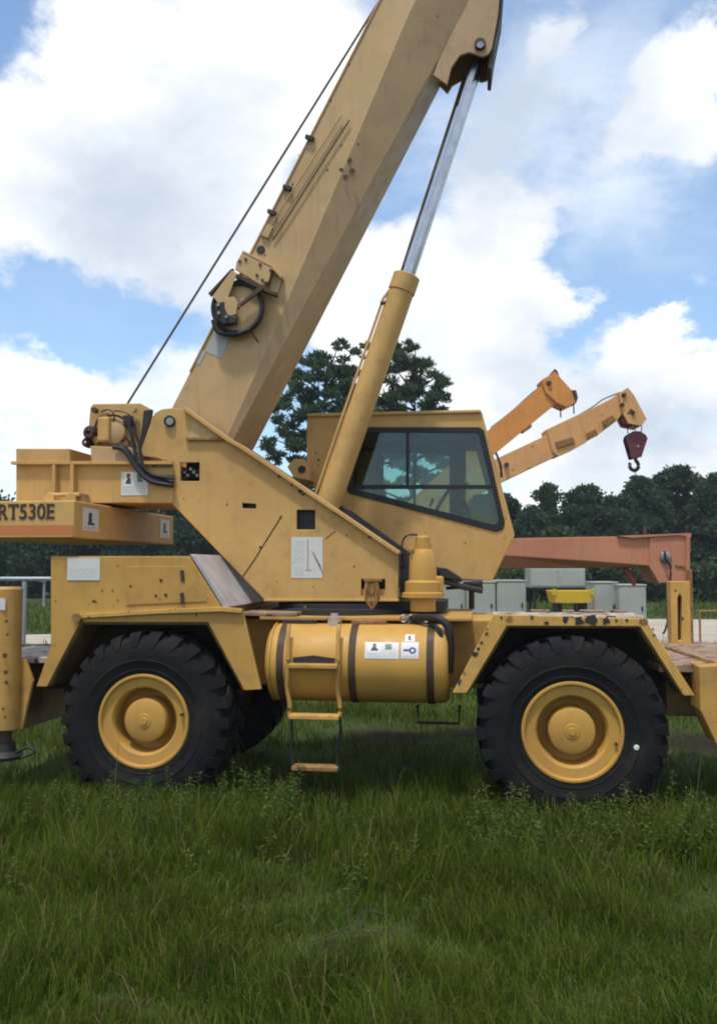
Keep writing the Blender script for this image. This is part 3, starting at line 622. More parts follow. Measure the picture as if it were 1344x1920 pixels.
flat_part(Cc, 'top_plate', [C5(*p) for p in ((780,1044),(1198,1028),(1198,1052),(1130,1040),(860,1056))], dC-.06, dC+.68, M['red_orange'], bevel=.004)
flat_part(Cc, 'head_edge', [C5(*p) for p in ((1170,1048),(1192,1048),(1190,1308),(1170,1308))], dC-.08, dC-.035, M['red_orange'], bevel=.004)
flat_part(Cc, 'wear_pad', [C5(*p) for p in ((1110,1205),(1168,1215),(1168,1225),(1110,1218))], dC-.05, dC-.032, M['rust'], bevel=.002)
q = loc(Cc, W(*C5(1050,1165), dC-.03)); MB().lathe(q, (0, -1, 0), [(.01,.05),(.07,.05),(.1,.03),(.1,.0)], 20).build('sheave', M['steel'], Cc, smooth=True)
MB().tube([loc(Cc, W(*C5(*p), dC-.12)) for p in ((1045,1130),(1060,1190),(1080,1215),(1078,1290),(1062,1400),(1068,1500),(1050,1580),(1035,1600))], .018, 7).build('hoist_rope', M['hose'], Cc, smooth=True)
flat_part(Cc, 'head_block', [C5(*p) for p in ((1068,1440),(1085,1400),(1092,1560),(1075,1570))], dC-.15, dC+.0, M['maroon'], bevel=.01)
MB().cyl(loc(Cc, W(*C5(820,1225), dC+.3)), loc(Cc, W(*C5(880,1320), dC+.3)), .05, n=12).build('strut', M['red'], Cc, smooth=True)
MB().cyl(loc(Cc, W(*C5(935,1035), dC+.3)), loc(Cc, W(*C5(935,990), dC+.3)), .025, n=10).build('pin', M['maroon'], Cc)
# ================================================================== THE YELLOW CRANE
K = empty('mobile_crane', (OX, OY, 0), -PSI, 'large yellow rough-terrain crane in the foreground with raised boom and four big tyres', 'crane')
def plate(name, pts, v0, v1, m, parent=K, bevel=.006, holes=(), at=None):
    v = v0 if at is None else at
    return MB().prism(PP(pts, v), v0, v1, [PP(h, v) for h in holes]).build(name, M[m], parent, bevel=bevel)
def sticker(px0, py0, px1, py1, v, kind, parent, m=None, dy=.004, skew=0):
    a, b = L(px0, py1, v), L(px1, py0, v)
    return MB().box((a[0], v-dy, a[1]), (b[0], v-.0005, b[1])).build('sticker', M[m or 'st_'+kind], parent)
def bolt(px, py, v, r, parent, m='strap', name='bolt', d=.012):
    p = P3(px, py, v); return MB().cyl((p[0], v+.002, p[2]), (p[0], v-d, p[2]), r, n=10).build(name, M[m], parent, smooth=True)
def patch(name, px, py, v, r, parent, m, seed=0):
    """flaked, rusted patch of irregular outline, a hair proud of the panel"""
    r_ = random.Random(seed); p = P3(px, py, v); n = 11
    pts = [(p[0]+r*r_.uniform(.45, 1.1)*math.cos(6.283*i/n), p[2]+r*r_.uniform(.45, 1.1)*math.sin(6.283*i/n)) for i in range(n)]
    return MB().prism(pts, v-.0025, v-.0005).build(name, M[m], parent)
def children(o): return [c for c in bpy.data.objects if c.parent == o]
def copy_tree(o, parent):
    c = o.copy(); col.objects.link(c); c.parent = parent
    for ch in children(o): copy_tree(ch, c)
    return c
# ---- carrier ------------------------------------------------------
fx0, fz0 = L(40, 1292, .66); fx1, fz1 = L(1330, 1165, .66)
deck_z = L(600, 1156, .5)[1]
ch = MB().box((-1.0, .66, .98), (L(1196, 1170, .66)[0], 1.86, deck_z-.03)).build('chassis', M['yellow'], K, bevel=.01)
MB().box((.9, .44, deck_z-.03), (2.75, 2.1, deck_z)).build('deck_plate', M['yellow'], K, bevel=.006)
# engine hood and rear fender
hood = plate('hood', [(97,1044),(354,1044),(414,1140),(414,1163),(97,1163)], .10, 2.40, 'yellow', at=.07)
pl = plate('rear_fender', [(95,1043),(355,1043),(415,1138),(454,1142),(490,1293),(458,1295),(390,1167),(150,1167),(88,1288),(68,1288),(95,1212)], .06, .095, 'yellow')
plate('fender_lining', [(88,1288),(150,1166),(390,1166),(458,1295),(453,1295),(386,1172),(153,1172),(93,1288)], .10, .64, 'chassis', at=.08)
plate('fender_ledge', [(142,1152),(300,1143),(418,1138),(454,1142),(452,1150),(416,1147),(300,1151),(146,1160)], .025, .058, 'worn', pl, .004)
plate('well_shade_panel', [(92,1289),(152,1170),(388,1170),(456,1294)], .645, .656, 'well_shade', at=.08)  # near-black sheet stands in for the shade inside the rear wheel well
plate('access_panel', [(236,1062),(350,1062),(388,1128),(236,1135)], .052, .058, 'yellow', pl, .003)
for x, y in ((341,1080),(341,1122)): plate('panel_latch', [(x-4,y-10),(x+3,y-11),(x+5,y+9),(x-2,y+11)], .042, .051, 'strap', pl, .002)
for i, (x, y, r) in enumerate(((302,1088,.017),(245,1099,.013),(211,1107,.011),(192,1107,.011),(221,1060,.010),(221,1125,.008),(104,1127,.010),(292,1117,.016),(311,1116,.022),(105,1056,.008),(103,1210,.008),(300,1124,.01),(95,1152,.008),(180,1128,.006))):
    patch('rust_spot', x, y, .051 if 236 < x < 350 else .058, r, pl, 'strap' if r > .012 else 'rust', i)
bolt(147, 1159, .058, .042, pl, 'rust', 'step_pin', .05)
sticker(126, 1046, 188, 1088, .058, 'print', pl)
rp = MB()
a, b = L(357, 1042, .08), L(420, 1141, .08)
rp.add([(a[0], .06, a[1]+.012), (a[0]+.05, .06, a[1]+.012), (b[0]+.05, .06, b[1]+.012), (b[0], .06, b[1]+.0),
        (a[0], 2.42, a[1]+.012), (a[0]+.05, 2.42, a[1]+.012), (b[0]+.05, 2.42, b[1]+.012), (b[0], 2.42, b[1])],
       [(0,1,2,3),(4,7,6,5),(0,4,5,1),(1,5,6,2),(2,6,7,3),(3,7,4,0)])
rad = rp.build('radiator_cover', M['radiator'], K, bevel=.008)
MB().box((b[0]-.05, .44, deck_z+.002), (b[0]+.55, 2.3, deck_z+.035)).build('walkway', M['rusty'], K, bevel=.006)
# rear end
MB().box((L(-60,1236,.2)[0], .22, 1.19), (L(96,1236,.2)[0], 1.35, 1.235)).build('rear_deck', M['deck'], K, bevel=.004)
plate('outrigger_box', [(38,1240),(72,1240),(88,1292),(120,1292),(124,1340),(36,1371)], .50, .80, 'chassis')
plate('outrigger_beam', [(-90,1255),(38,1255),(38,1330),(-90,1330)], .12, 2.4, 'chassis')
# ---- front fender, deck and outriggers
ff = plate('front_fender', [(925,1152),(1209,1160),(1303,1305),(1282,1305),(1200,1175),(950,1174),(875,1300),(848,1300)], .05, .085, 'worn')
zf = L(1000, 1154, .07)[1]
MB().box((L(925,1152,.07)[0], .087, zf-.035), (L(1209,1160,.07)[0], .66, zf-.002)).build('fender_top', M['deck'], K, bevel=.004)
plate('fender_lining', [(875,1299),(950,1173),(1200,1174),(1282,1304),(1277,1304),(1197,1179),(953,1178),(880,1299)], .09, .66, 'chassis', at=.08)
plate('well_shade_panel', [(878,1299),(951,1177),(1199,1178),(1280,1304)], .645, .656, 'well_shade', at=.08)  # the same painted shade for the front wheel well
for i, (x, y, r, m) in enumerate(((1085,1165,.05,'black'),(1110,1164,.06,'black'),(1135,1164,.04,'black'),(1060,1163,.03,'black'),(1025,1168,.022,'black'),(1155,1163,.016,'strap'),(1175,1163,.014,'strap'),(912,1188,.018,'strap'),(890,1227,.035,'black'),(903,1205,.016,'strap'),(955,1160,.03,'rust'),(940,1158,.014,'strap'),(1205,1166,.04,'rust'),(1224,1180,.012,'rust'),(870,1262,.015,'rust'),(897,1217,.018,'black'))):
    patch('paint_chip', x, y, .048, r, ff, m, 40+i)
lo, hi = L(1000,1152,.1), L(1150,1147,.5)
for px, w_ in ((1012,.16),(1065,.1),(1110,.2),(1160,.13)):
    q = L(px, 1150, .62); MB().box((q[0]-w_/2, .60, zf), (q[0]+w_/2, .70, zf+.018)).build('hinge', M['rusty'], K, bevel=.004)
fd_x = L(1228,1240,.3)[0]
MB().box((fd_x, .18, 1.20), (fd_x+1.5, 2.45, 1.255)).build('front_deck', M['rusty'], K, bevel=.005)
MB().box((fd_x+.1, .40, .82), (fd_x+1.4, 2.3, 1.198)).build('front_box', M['chassis'], K, bevel=.01)
plate('front_outrigger', [(1311,1250),(1400,1246),(1400,1405),(1344,1397),(1313,1332)], -.03, .30, 'yellow')
plate('deck_edge', [(1246,1211),(1344,1242),(1344,1250),(1246,1216)], .15, .178, 'rust', at=.17)
def jack(x, y, z0, z1, r, lab=None):
    j = MB().lathe((x, y, z0), (0, 0, 1), [(.02, 0),(r-.01, 0),(r, .01),(r, z1-z0-.02),(r-.02, z1-z0),(.02, z1-z0)], 28).build('outrigger_jack', M['yellow'], K, smooth=True)
    MB().cyl((x, y, .50), (x, y, z0-.002), r*.5, n=16).build('jack_rod', M['strap'], j, smooth=True)
    MB().lathe((x, y, .40), (0, 0, 1), [(.02, 0),(.15, 0),(.16, .03),(.1, .07),(.09, .14),(.03, .15)], 20).build('outrigger_float', M['black'], j, smooth=True)
    return j
jx, _ = L(9, 1230, .0); jz0 = L(10, 1373, -.1)[1]; jz1 = L(10, 1101, -.1)[1]
J = jack(jx, .02, jz0, jz1, .125)
MB().box((jx-.045, -.1115, L(10,1144,-.1)[1]), (jx+.055, -.1085, L(10,1122,-.1)[1])).build('sticker', M['st_print'], J)
for i, (x, y, r) in enumerate(((12,1165,.02),(14,1190,.016),(10,1230,.028),(11,1260,.024),(12,1280,.02),(6,1330,.016),(10,1345,.012))): patch('rust_spot', x, y, -.109, r, J, 'strap', 70+i)
plate('jack_bracket', [(30,1236),(47,1237),(61,1277),(41,1369),(30,1369)], .06, .10, 'yellow')
MB().tube([P3(30,1412,-.05), P3(52,1402,-.08), P3(66,1410,-.08), P3(40,1421,-.08)], .014, 6).build('float_handle', M['black'], K, smooth=True)
# far front jack: a slotted square post seen behind the front deck
a, b = L(1256, 1208, 2.3), L(1290, 1090, 2.3)
fp = MB().prism([(a[0], a[1]-.35), (b[0], a[1]-.35), (b[0], b[1]), (a[0], b[1])], 2.22, 2.42, [PP([(1268,1200),(1274,1200),(1275,1120),(1271,1113),(1267,1120)], 2.3)]).build('outrigger_jack', M['worn'], K, bevel=.008)
MB().box((a[0]+.03, 2.30, a[1]-.3), (b[0]-.03, 2.34, b[1]-.05)).build('jack_rod', M['strap'], fp)
MB().box((b[0]+.002, 2.25, a[1]), (b[0]+.03, 2.40, b[1]+.12)).build('side_rail', M['rust'], fp, bevel=.005)
# axles
for x in (0.0, L(1073, 1373, 0)[0]):
    ax = MB().cyl((x, .3, .74), (x, 2.2, .74), .13, n=18).lathe((x, 1.25, .74), (1, 0, 0), [(.02,-.3),(.14,-.28),(.26,-.1),(.26,.1),(.14,.28),(.02,.3)], 20).build('axle', M['chassis'], K, smooth=True)
# ---- wheels -------------------------------------------------------
def make_wheel(x, z):
    c = (x, 0, z)
    w = MB().lathe(c, (0, -1, 0), [(0.4089,-.46),(0.4042,-.06),(0.3995,.0),(0.3873,.016),(0.3713,.016),(0.3628,.004),(0.3600,-.012),(0.3384,-.014),(0.2867,-.02),(0.2745,-.032),(0.2670,-.06),(0.2576,-.20),(0.2256,-.225),(0.1504,-.23)], 64).build('wheel', M['yellow_clean'], K, smooth=True, ang=35)
    MB().lathe(c, (0, -1, 0), [(0.0000,.0),(0.0282,.0),(0.0320,-.012),(0.0564,-.012),(0.0611,-.018),(0.1504,-.022),(0.1767,-.032),(0.1842,-.05),(0.1842,-.235)], 48).build('hub', M['yellow_clean'], w, smooth=True, ang=30)
    MB().cyl((x+.334, .016, z+.066), (x+.334, -.03, z+.066), .012, n=8).build('valve', M['strap'], w)
    t_ = MB().lathe(c, (0, -1, 0), [(.38,-.05),(.387,-.006),(.405,.012),(.425,.016),(.432,.022),(.44,.018),(.50,.030),(.51,.036),(.52,.031),(.58,.034),(.635,.028),(.672,.008),(.698,-.04),(.714,-.10),(.714,-.42),(.698,-.48),(.67,-.528),(.60,-.55),(.5,-.545),(.42,-.5)], 72)
    for side in (0, 1):
        for k in range(26):
            th = math.pi*2*(k+.5*side)/26; vs = []
            for r, h, sk in ((.745,-.30,.17),(.745,-.07,0),(.732,-.012,0),(.672,.026,0),(.62,.034,0),(.61,.02,0),(.66,.0,0),(.69,-.05,0),(.69,-.30,.17)):
                hh = h if side == 0 else -.52-h
                for s in (-1, 1):
                    hw = (.068 if r > .7 else .056 if r > .65 else .03)
                    a = th+sk+s*hw; vs.append((x+r*math.cos(a), -hh, z+r*math.sin(a)))
            n = 9; fs = [(2*i, 2*i+1, 2*((i+1) % n)+1, 2*((i+1) % n)) for i in range(n)]
            fs += [tuple(2*i for i in range(n)), tuple(2*i+1 for i in reversed(range(n)))]; t_.add(vs, fs)
    t_.build('tyre', M['rubber'], w, smooth=True, ang=28)
    return w
wz = .735
w0x = L(269, 1353, 0)[0]; w1x = L(1073, 1373, 0)[0]
wl = make_wheel(0, 0); wl.location = (w0x, .0, L(269, 1353, 0)[1])
w2 = copy_tree(wl, K); w2.location = (w1x, .0, L(1073, 1373, 0)[1]); w2.rotation_euler = (0, R(25), 0)
for wx, wsrc in ((w0x, wl), (w1x, wl)):
    w3 = copy_tree(wsrc, K); w3.location = (wx, 2.5, wl.location.z); w3.rotation_euler = (0, R(11), math.pi)
q = L(1193, 1402, -.03)
tyre2 = [c for c in children(w2) if c.name.startswith('tyre')][0]
md = MB().lathe((q[0]-w2.location.x, -.034, q[1]-w2.location.z), (0, -1, 0), [(.0,.003),(.016,.003),(.022,.0)], 14).build('paint_mark', M['white_paint'], K); md.location = w2.location.copy()
# ---- fuel tank ----------------------------------------------------
tx0, tx1 = L(494,1245,.2)[0], L(840,1245,.2)[0]; tzc = (L(660,1172,.25)[1]+L(660,1320,.25)[1])/2; tr = (L(660,1172,.25)[1]-L(660,1320,.25)[1])/2; tv = .40
tl_ = tx1-tx0
tank = MB().lathe((tx0, tv, tzc), (1, 0, 0), [(.0,.0),(tr*.55,.008),(tr*.85,.03),(tr*.96,.065),(tr,.11),(tr,tl_-.06),(tr*.97,tl_-.02),(tr*.9,tl_),(0,tl_+.01)], 56).build('fuel_tank', M['yellow_clean'], K, smooth=True)
for px in (524, 659, 806):
    x = L(px, 1245, .08)[0]; MB().lathe((x-.03, tv, tzc), (1, 0, 0), [(tr+.001,0),(tr+.009,.002),(tr+.009,.058),(tr+.001,.06)], 56).build('tank_strap', M['strap'], tank, smooth=True, ang=30)
x = L(515,1245,.08)[0]; MB().lathe((x-.06, tv, tzc), (1, 0, 0), [(tr+.001,0),(tr+.004,.004),(tr+.004,.012),(tr+.001,.016)], 56).build('weld_seam', M['yellow_clean'], tank, smooth=True)
def tank_sticker(px0, py0, px1, py1, kind):
    a, b = L(px0, py1, tv-tr), L(px1, py0, tv-tr); n = 6; vs = []
    for i in range(n+1):
        z = a[1]+(b[1]-a[1])*i/n; s = (z-tzc)/tr; y = tv-math.sqrt(max(1-s*s, 0))*tr
        vs += [(a[0], y-.003, z), (b[0], y-.003, z), (a[0], y-.0008, z), (b[0], y-.0008, z)]
    fs = []
    for i in range(n): k = 4*i; fs += [(k, k+1, k+5, k+4), (k+2, k+6, k+7, k+3), (k, k+4, k+6, k+2), (k+1, k+3, k+7, k+5)]
    MB().add(vs, fs+[(0,2,3,1),(4*n,4*n+1,4*n+3,4*n+2)]).build('sticker', M['st_'+kind], tank)
tank_sticker(683, 1206, 747, 1235, 'warning'); tank_sticker(751, 1206, 784, 1235, 'badge'); tank_sticker(758, 1192, 776, 1205, 'figure')
x, z = L(625, 1162, .3); MB().cyl((x, .36, tzc+tr-.02), (x, .36, z+.02), .06, n=18).cyl((x, .36, z+.02), (x, .36, z+.05), .035, n=14).build('filler_cap', M['deck'], tank, smooth=True)
for i, px in enumerate((560, 690)):
    x = L(px, 1168, .4)[0]; MB().box((x-.14, .36, tzc+tr+.001), (x+.16, .62, tzc+tr+.03)).build('tank_bracket', M['rust' if i else 'black'], tank, bevel=.004)
# step ladder on the tank
lad = MB()
for px in (540, 634):
    lad.tube([P3(px+2,1172,.12), P3(px,1190,.07), P3(px,1220,.04), P3(px,1255,.035), P3(px-2,1290,.05), P3(px+3,1320,.06), P3(px+3,1345,.06)], .018, 8)
ladder = lad.build('step_ladder', M['yellow'], K, smooth=True)
for y, xa, xb, m in ((1248,540,633,'yellow'),(1343,543,636,'worn'),(1439,548,634,'rust')):
    a, b = P3(xa, y, .0), P3(xb, y, .0); MB().box((a[0], -.04, a[2]-.02), (b[0], .09, a[2]+.015)).build('rung', M[m], ladder, bevel=.006)
a, b = P3(549, 1238, .05), P3(625, 1238, .05); MB().prism([(a[0],a[2]-.02),(b[0],b[2]-.02),(b[0]+.01,b[2]+.012),((a[0]+b[0])/2,b[2]+.035),(a[0],a[2]+.02)], .052, .075).build('step_shadow', M['black'], ladder)  # black sheet painted in for the shadow of the opening above the rung
for px, q in ((546,549),(637,633)):
    MB().tube([P3(px,1344,.04), P3(px+1,1375,.035), P3(q-2,1410,.03), P3(q,1437,.02)], .012, 6).build('hanger', M['hose'], ladder, smooth=True)
# hose over the tank end, fittings
MB().tube([P3(772,1160,.42), P3(800,1158,.30), P3(826,1162,.22), P3(841,1180,.2), P3(844,1215,.2), P3(843,1262,.22)], .033, 10).build('hose', M['hose'], K, smooth=True)
MB().tube([P3(806,1170,.30), P3(822,1180,.2), P3(830,1215,.2), P3(829,1290,.25)], .018, 8).build('hose', M['hose'], K, smooth=True)
cb = MB()
for k in range(7): 
    p = P3(757+k*7, 1160+(k % 2)*4, .42); cb.tube([(p[0]+.028*math.cos(a), p[1]+(.02 if k % 2 else -.01), p[2]+.03*math.sin(a)) for a in np.linspace(0, 6.283, 9)], .009, 6, sub=1)
cb.build('chain', M['steel'], K, smooth=True)
MB().tube([P3(783,1322,.7), P3(783,1355,.7), P3(860,1357,.7), P3(862,1322,.7)], .014, 6, sub=1).build('step_loop', M['black'], K)
# ---- superstructure ----------------------------------------------
SV = .76
sp = plate('side_plate', [(325,866),(292,858),(261,854),(278,804),(290,774),(303,767),(325,765),(350,768),(430,826),(456,840),(748,1037),(746,1124),(495,1124),(323,945)], SV, SV+.03, 'faded',
     holes=[[(338,867),(374,867),(374,902),(338,902)], [(454,943),(480,945),(480,954),(454,953)], [(556,956),(591,956),(591,993),(556,993)], [(677,1086),(722,1086),(722,1118),(677,1118)]])
plate('side_plate', [(325,866),(261,854),(278,804),(290,774),(303,767),(325,765),(350,768),(456,840),(748,1037),(746,1124),(495,1124),(323,945)], 1.70, 1.73, 'faded', at=SV)
plate('slope_flange', [(350,764),(432,822),(457,836),(750,1034),(750,1041),(744,1039),(452,842),(428,829),(346,770)], SV-.06, SV+.10, 'faded', at=SV)
plate('gusset', [(355,776),(420,822),(355,822)], SV-.006, SV-.002, 'tan', sp, .002)
plate('gusset_edge', [(347,820),(420,820),(419,825),(349,825)], SV-.035, SV-.007, 'rust', sp, .002)
plate('box_floor', [(500,1105),(742,1105),(742,1122),(495,1122)], SV+.032, 1.69, 'faded', at=SV)
plate('lower_flange', [(495,1123),(748,1123),(748,1128),(495,1128)], SV-.01, SV+.08, 'faded', at=SV)
plate('box_wall', [(330,868),(345,868),(540,1000),(700,1080),(700,1104),(520,1104),(330,944)], 1.18, 1.22, 'black', at=SV)
bolt(319, 790, SV, .055, sp, 'black', 'boom_pivot', .03); bolt(319, 790, SV-.03, .035, sp, 'steel', 'pivot_cap', .012)
sticker(546, 1007, 605, 1084, SV, 'chart', sp)
plate('paint_scratch', [(584,1032),(588,1037),(601,1061),(606,1080),(602,1070),(592,1050)], SV-.007, SV-.005, 'rust', sp, 0)
MB().tube([P3(528,967,SV), P3(500,1012,SV), P3(478,1048,SV), P3(455,1081,SV)], .006, 5, sub=1).build('weld_seam', M['strap'], sp)
for x, y, r in ((526,970,.012),(488,1026,.016)): patch('rust_spot', x, y, SV-.001, r, sp, 'strap', int(x))
MB().tube([P3(610,1010,SV), P3(629,996,SV)], .004, 5, sub=1).build('scratch', M['strap'], sp)
for i, (x, y, r) in enumerate(((524,893,.02),(547,910,.014),(563,921,.024),(568,926,.018),(658,975,.02),(693,1007,.018),(664,1062,.012),(588,1100,.008),(345,935,.008),(650,1004,.01),(520,1090,.007))): patch('rust_spot', x, y, SV-.001, r, sp, 'strap', 90+i)
MB().tube([P3(625,960,SV-.002), P3(665,985,SV-.002)], .006, 5, sub=1).build('scratch', M['strap'], sp)
plate('hole_shade', [(330,858),(384,858),(384,910),(330,910)], SV+.30, SV+.32, 'black', sp, 0, at=SV)  # this and the next three: black sheets standing in for shade in the openings
plate('hole_shade', [(548,948),(600,948),(600,1000),(548,1000)], SV+.06, SV+.08, 'black', sp, 0, at=SV)
plate('hole_shade', [(448,936),(486,936),(486,960),(448,960)], SV+.06, SV+.08, 'black', sp, 0, at=SV)
plate('hole_shade', [(668,1080),(730,1080),(730,1121),(668,1121)], SV+.1, SV+.12, 'black', sp, 0, at=SV)
plate('gap_shade_plate', [(590,930),(660,958),(765,1034),(812,1064),(812,1118),(735,1118),(735,1050)], 1.30, 1.33, 'black', at=1.3)  # black filler sheet for the shade between side plate and cab
# hose ends and valves inside the openings
hb_ = MB()
for k in range(6): p = P3(342+k*6, 880+(k % 3)*6, SV+.12); hb_.cyl((p[0], SV+.08, p[2]), (p[0], SV+.3, p[2]), .016, n=8)
hb_.build('hose_ends', M['steel'], sp, smooth=True)
# swing lock
lk = plate('swing_lock', [(683,1092),(690,1090),(696,1094),(702,1090),(709,1092),(713,1122),(706,1130),(700,1144),(694,1144),(688,1130),(681,1120)], SV+.01, SV+.05, 'worn', bevel=.01, at=SV)
for s, x in ((0, 688), (1, 706)):
    MB().tube([P3(x,1092,SV-.01), P3(x-2+4*s,1112,SV-.02), P3(x,1128,SV-.01), P3(697,1142,SV-.01)], .014, 7).build('lock_arm', M['rust'], lk, smooth=True)
bolt(697, 1108, SV+.01, .03, lk, 'rust', 'lock_pin', .04); plate('latch', [(682,1086),(716,1086),(716,1091),(682,1091)], SV-.02, SV+.02, 'rust', lk, .004)
# turntable
tx, tz = L(640, 1150, 1.25); MB().lathe((tx, 1.25, deck_z), (0, 0, 1), [(.1,.0),(.66,.0),(.66,.05),(.60,.06),(.60,.10),(.1,.10)], 48).build('turntable', M['black'], K, smooth=True, ang=30)
for px in (577, 592):
    p = L(px, 1135, .72); MB().box((p[0]-.03, .70, deck_z+.002), (p[0]+.03, .76, deck_z+.085)).build('stop_block', M['rust'], K, bevel=.006)
plate('turntable_shroud', [(560,1128),(835,1128),(835,1148),(560,1148)], 1.0, 1.6, 'black', at=.8)
# swing motor
mx, mz = L(793, 1145, .74)
def mzv(y): return L(793, y, .74)[1]
k_ = .74/ .74
sm = MB().lathe((mx, .74, mzv(1146)), (0, 0, 1), [(.02,0),(.112,0),(.112,mzv(1122)-mzv(1146)),(.19,mzv(1120)-mzv(1146)),(.19,mzv(1112)-mzv(1146)),(.165,mzv(1110)-mzv(1146)),(.165,mzv(1092)-mzv(1146)),(.125,mzv(1088)-mzv(1146)),(.118,mzv(1042)-mzv(1146)),(.09,mzv(1032)-mzv(1146)),(.07,mzv(1030)-mzv(1146)),(.066,mzv(1008)-mzv(1146)),(.03,mzv(1004)-mzv(1146)),(.02,mzv(1004)-mzv(1146))], 32).build('swing_motor', M['yellow_clean'], K, smooth=True, ang=30)
for k in range(10):
    a = 6.283*k/10; MB().cyl((mx+.145*math.cos(a), .74+.145*math.sin(a), mzv(1111)), (mx+.145*math.cos(a), .74+.145*math.sin(a), mzv(1096)), .018, n=7).build('bolt', M['yellow'], sm)
MB().box((mx+.10, .69, mzv(1112)), (mx+.185, .79, mzv(1080))).build('gear_case', M['yellow_clean'], sm, bevel=.02)
MB().box((mx-.1, .66, mzv(1050)), (mx-.07, .72, mzv(1030))).build('fitting', M['rust'], sm, bevel=.004)
MB().tube([P3(752,1034,.66), P3(756,1012,.66), P3(766,1003,.66), P3(782,1003,.70)], .009, 6).build('hose', M['hose'], sm, smooth=True)
for dx in (0, 6): MB().tube([P3(750+dx,1038,.70), P3(752+dx,1060,.70), P3(751+dx,1095,.70), P3(755+dx,1122,.72)], .016, 7).build('hose', M['hose'], K, smooth=True)
# rear of the superstructure
up = plate('upper_frame', [(30,868),(324,868),(324,943),(30,943)], SV-.02, 1.75, 'faded', at=SV-.02)
plate('tool_box', [(30,841),(131,841),(131,866),(30,866)], SV-.02, 1.75, 'faded', at=SV-.02)
plate('frame_flange', [(22,865),(324,865),(324,871),(22,871)], SV-.07, SV-.022, 'faded', up, .003, at=SV-.05)
for x in (104, 138): plate('rib', [(x-3,872),(x+3,872),(x+3,922),(x-3,922)], SV-.09, SV-.022, 'faded', up, .003, at=SV-.05)
sticker(227, 884, 278, 929, SV-.02, 'warning', up)
plate('slot_shade', [(285,868),(323,868),(323,876),(285,876)], SV-.03, SV-.021, 'rust', up, 0, at=SV-.03)
cwz1, cwx1 = L(140, 938, 0)[1], L(140, 938, 0)[0]; cwz0 = L(140, 1008, 0)[1]
cw = MB().box((cwx1-1.15, 0, cwz0), (cwx1, 2.5, cwz1)).build('counterweight', M['faded'], K, bevel=.012)
MB().box((cwx1-1.15, -.004, L(0,1004,0)[1]), (L(137,1004,0)[0], -.0006, L(0,985,0)[1])).build('stripe', M['orange_stripe'], cw)
MB().box((cwx1-1.15, -.006, L(0,1008,0)[1]+.004), (cwx1-.012, -.0008, L(0,1005,0)[1]+.002)).build('edge_bar', M['faded'], cw)
a, b = L(148, 988, .0), L(173, 955, .0)
for y0, y1, f in ((.16, .48, 0), (2.06, 2.36, 1)):
    MB().box((cwx1+.0006, y0, cwz0+.07), (cwx1+.004, y1, cwz1-.05)).build('sticker', M['st_side'], cw)
for x in (97, 137):
    p = L(x, 930, .35); MB().prism([(p[0]-.05, cwz1), (p[0]+.05, cwz1), (p[0]+.045, cwz1+.06), (p[0]+.02, cwz1+.1), (p[0]-.02, cwz1+.1), (p[0]-.045, cwz1+.06)], .3, .34).build('lifting_lug', M['faded'], cw, bevel=.006)
MB().cyl((L(90,925,.32)[0], .32, cwz1+.075), (L(150,925,.32)[0], .32, cwz1+.075), .02, n=10).build('lug_bar', M['faded'], cw, smooth=True)
MB().prism([(L(140,930,.4)[0], cwz1), (L(165,930,.4)[0], cwz1), (L(158,922,.4)[0], cwz1+.09), (L(146,922,.4)[0], cwz1+.09)], .34, .5).build('lifting_lug', M['rust'], cw, bevel=.006)
def lettering(txt, px0, px1, ytop, ybot, v, m, parent):
    c = bpy.data.curves.new('lettering', 'FONT'); c.body = txt; c.size = 1; c.extrude = .006; c.offset = .012
    tmp = bpy.data.objects.new('lettering', c); col.objects.link(tmp); dg = bpy.context.evaluated_depsgraph_get(); me = bpy.data.meshes.new_from_object(tmp.evaluated_get(dg))
    bpy.data.objects.remove(tmp); n = len(me.vertices); co = np.empty(n*3, np.float32); me.vertices.foreach_get('co', co); co = co.reshape(-1, 3)
    mn, mxx = co.min(0), co.max(0); a, b = L(px0, ybot, v), L(px1, ytop, v)
    X = a[0]+(co[:, 0]-mn[0])/(mxx[0]-mn[0])*(b[0]-a[0]); Z = a[1]+(co[:, 1]-mn[1])/(mxx[1]-mn[1])*(b[1]-a[1]); Y = v-.003-(co[:, 2]-mn[2])/(mxx[2]-mn[2])*.004
    me.vertices.foreach_set('co', np.stack([X, Y, Z], 1).astype(np.float32).ravel()); me.materials.clear(); me.materials.append(M[m])
    o = bpy.data.objects.new('lettering', me); col.objects.link(o); o.parent = parent
    s = MB(); w = (b[0]-a[0])                       # slab serifs on the feet and arms of R, T and E
    for f0, f1, at_ in ((-.012,.06,0),(.10,.175,0),(-.012,.05,1),(.225,.305,0),(.175,.185,.9),(.345,.355,.9),(.842,.87,0),(.842,.87,1)):
        z = a[1]+(b[1]-a[1])*at_; h = .010 if at_ != .9 else .02
        s.box((a[0]+w*f0, v-.0065, z-(h if at_ else 0)), (a[0]+w*f1, v-.0035, z+(0 if at_ else h)))
    s.build('lettering', M[m], parent)
    return o
lettering('RT530E', -3, 103, 944, 974, 0, 'letter', cw)
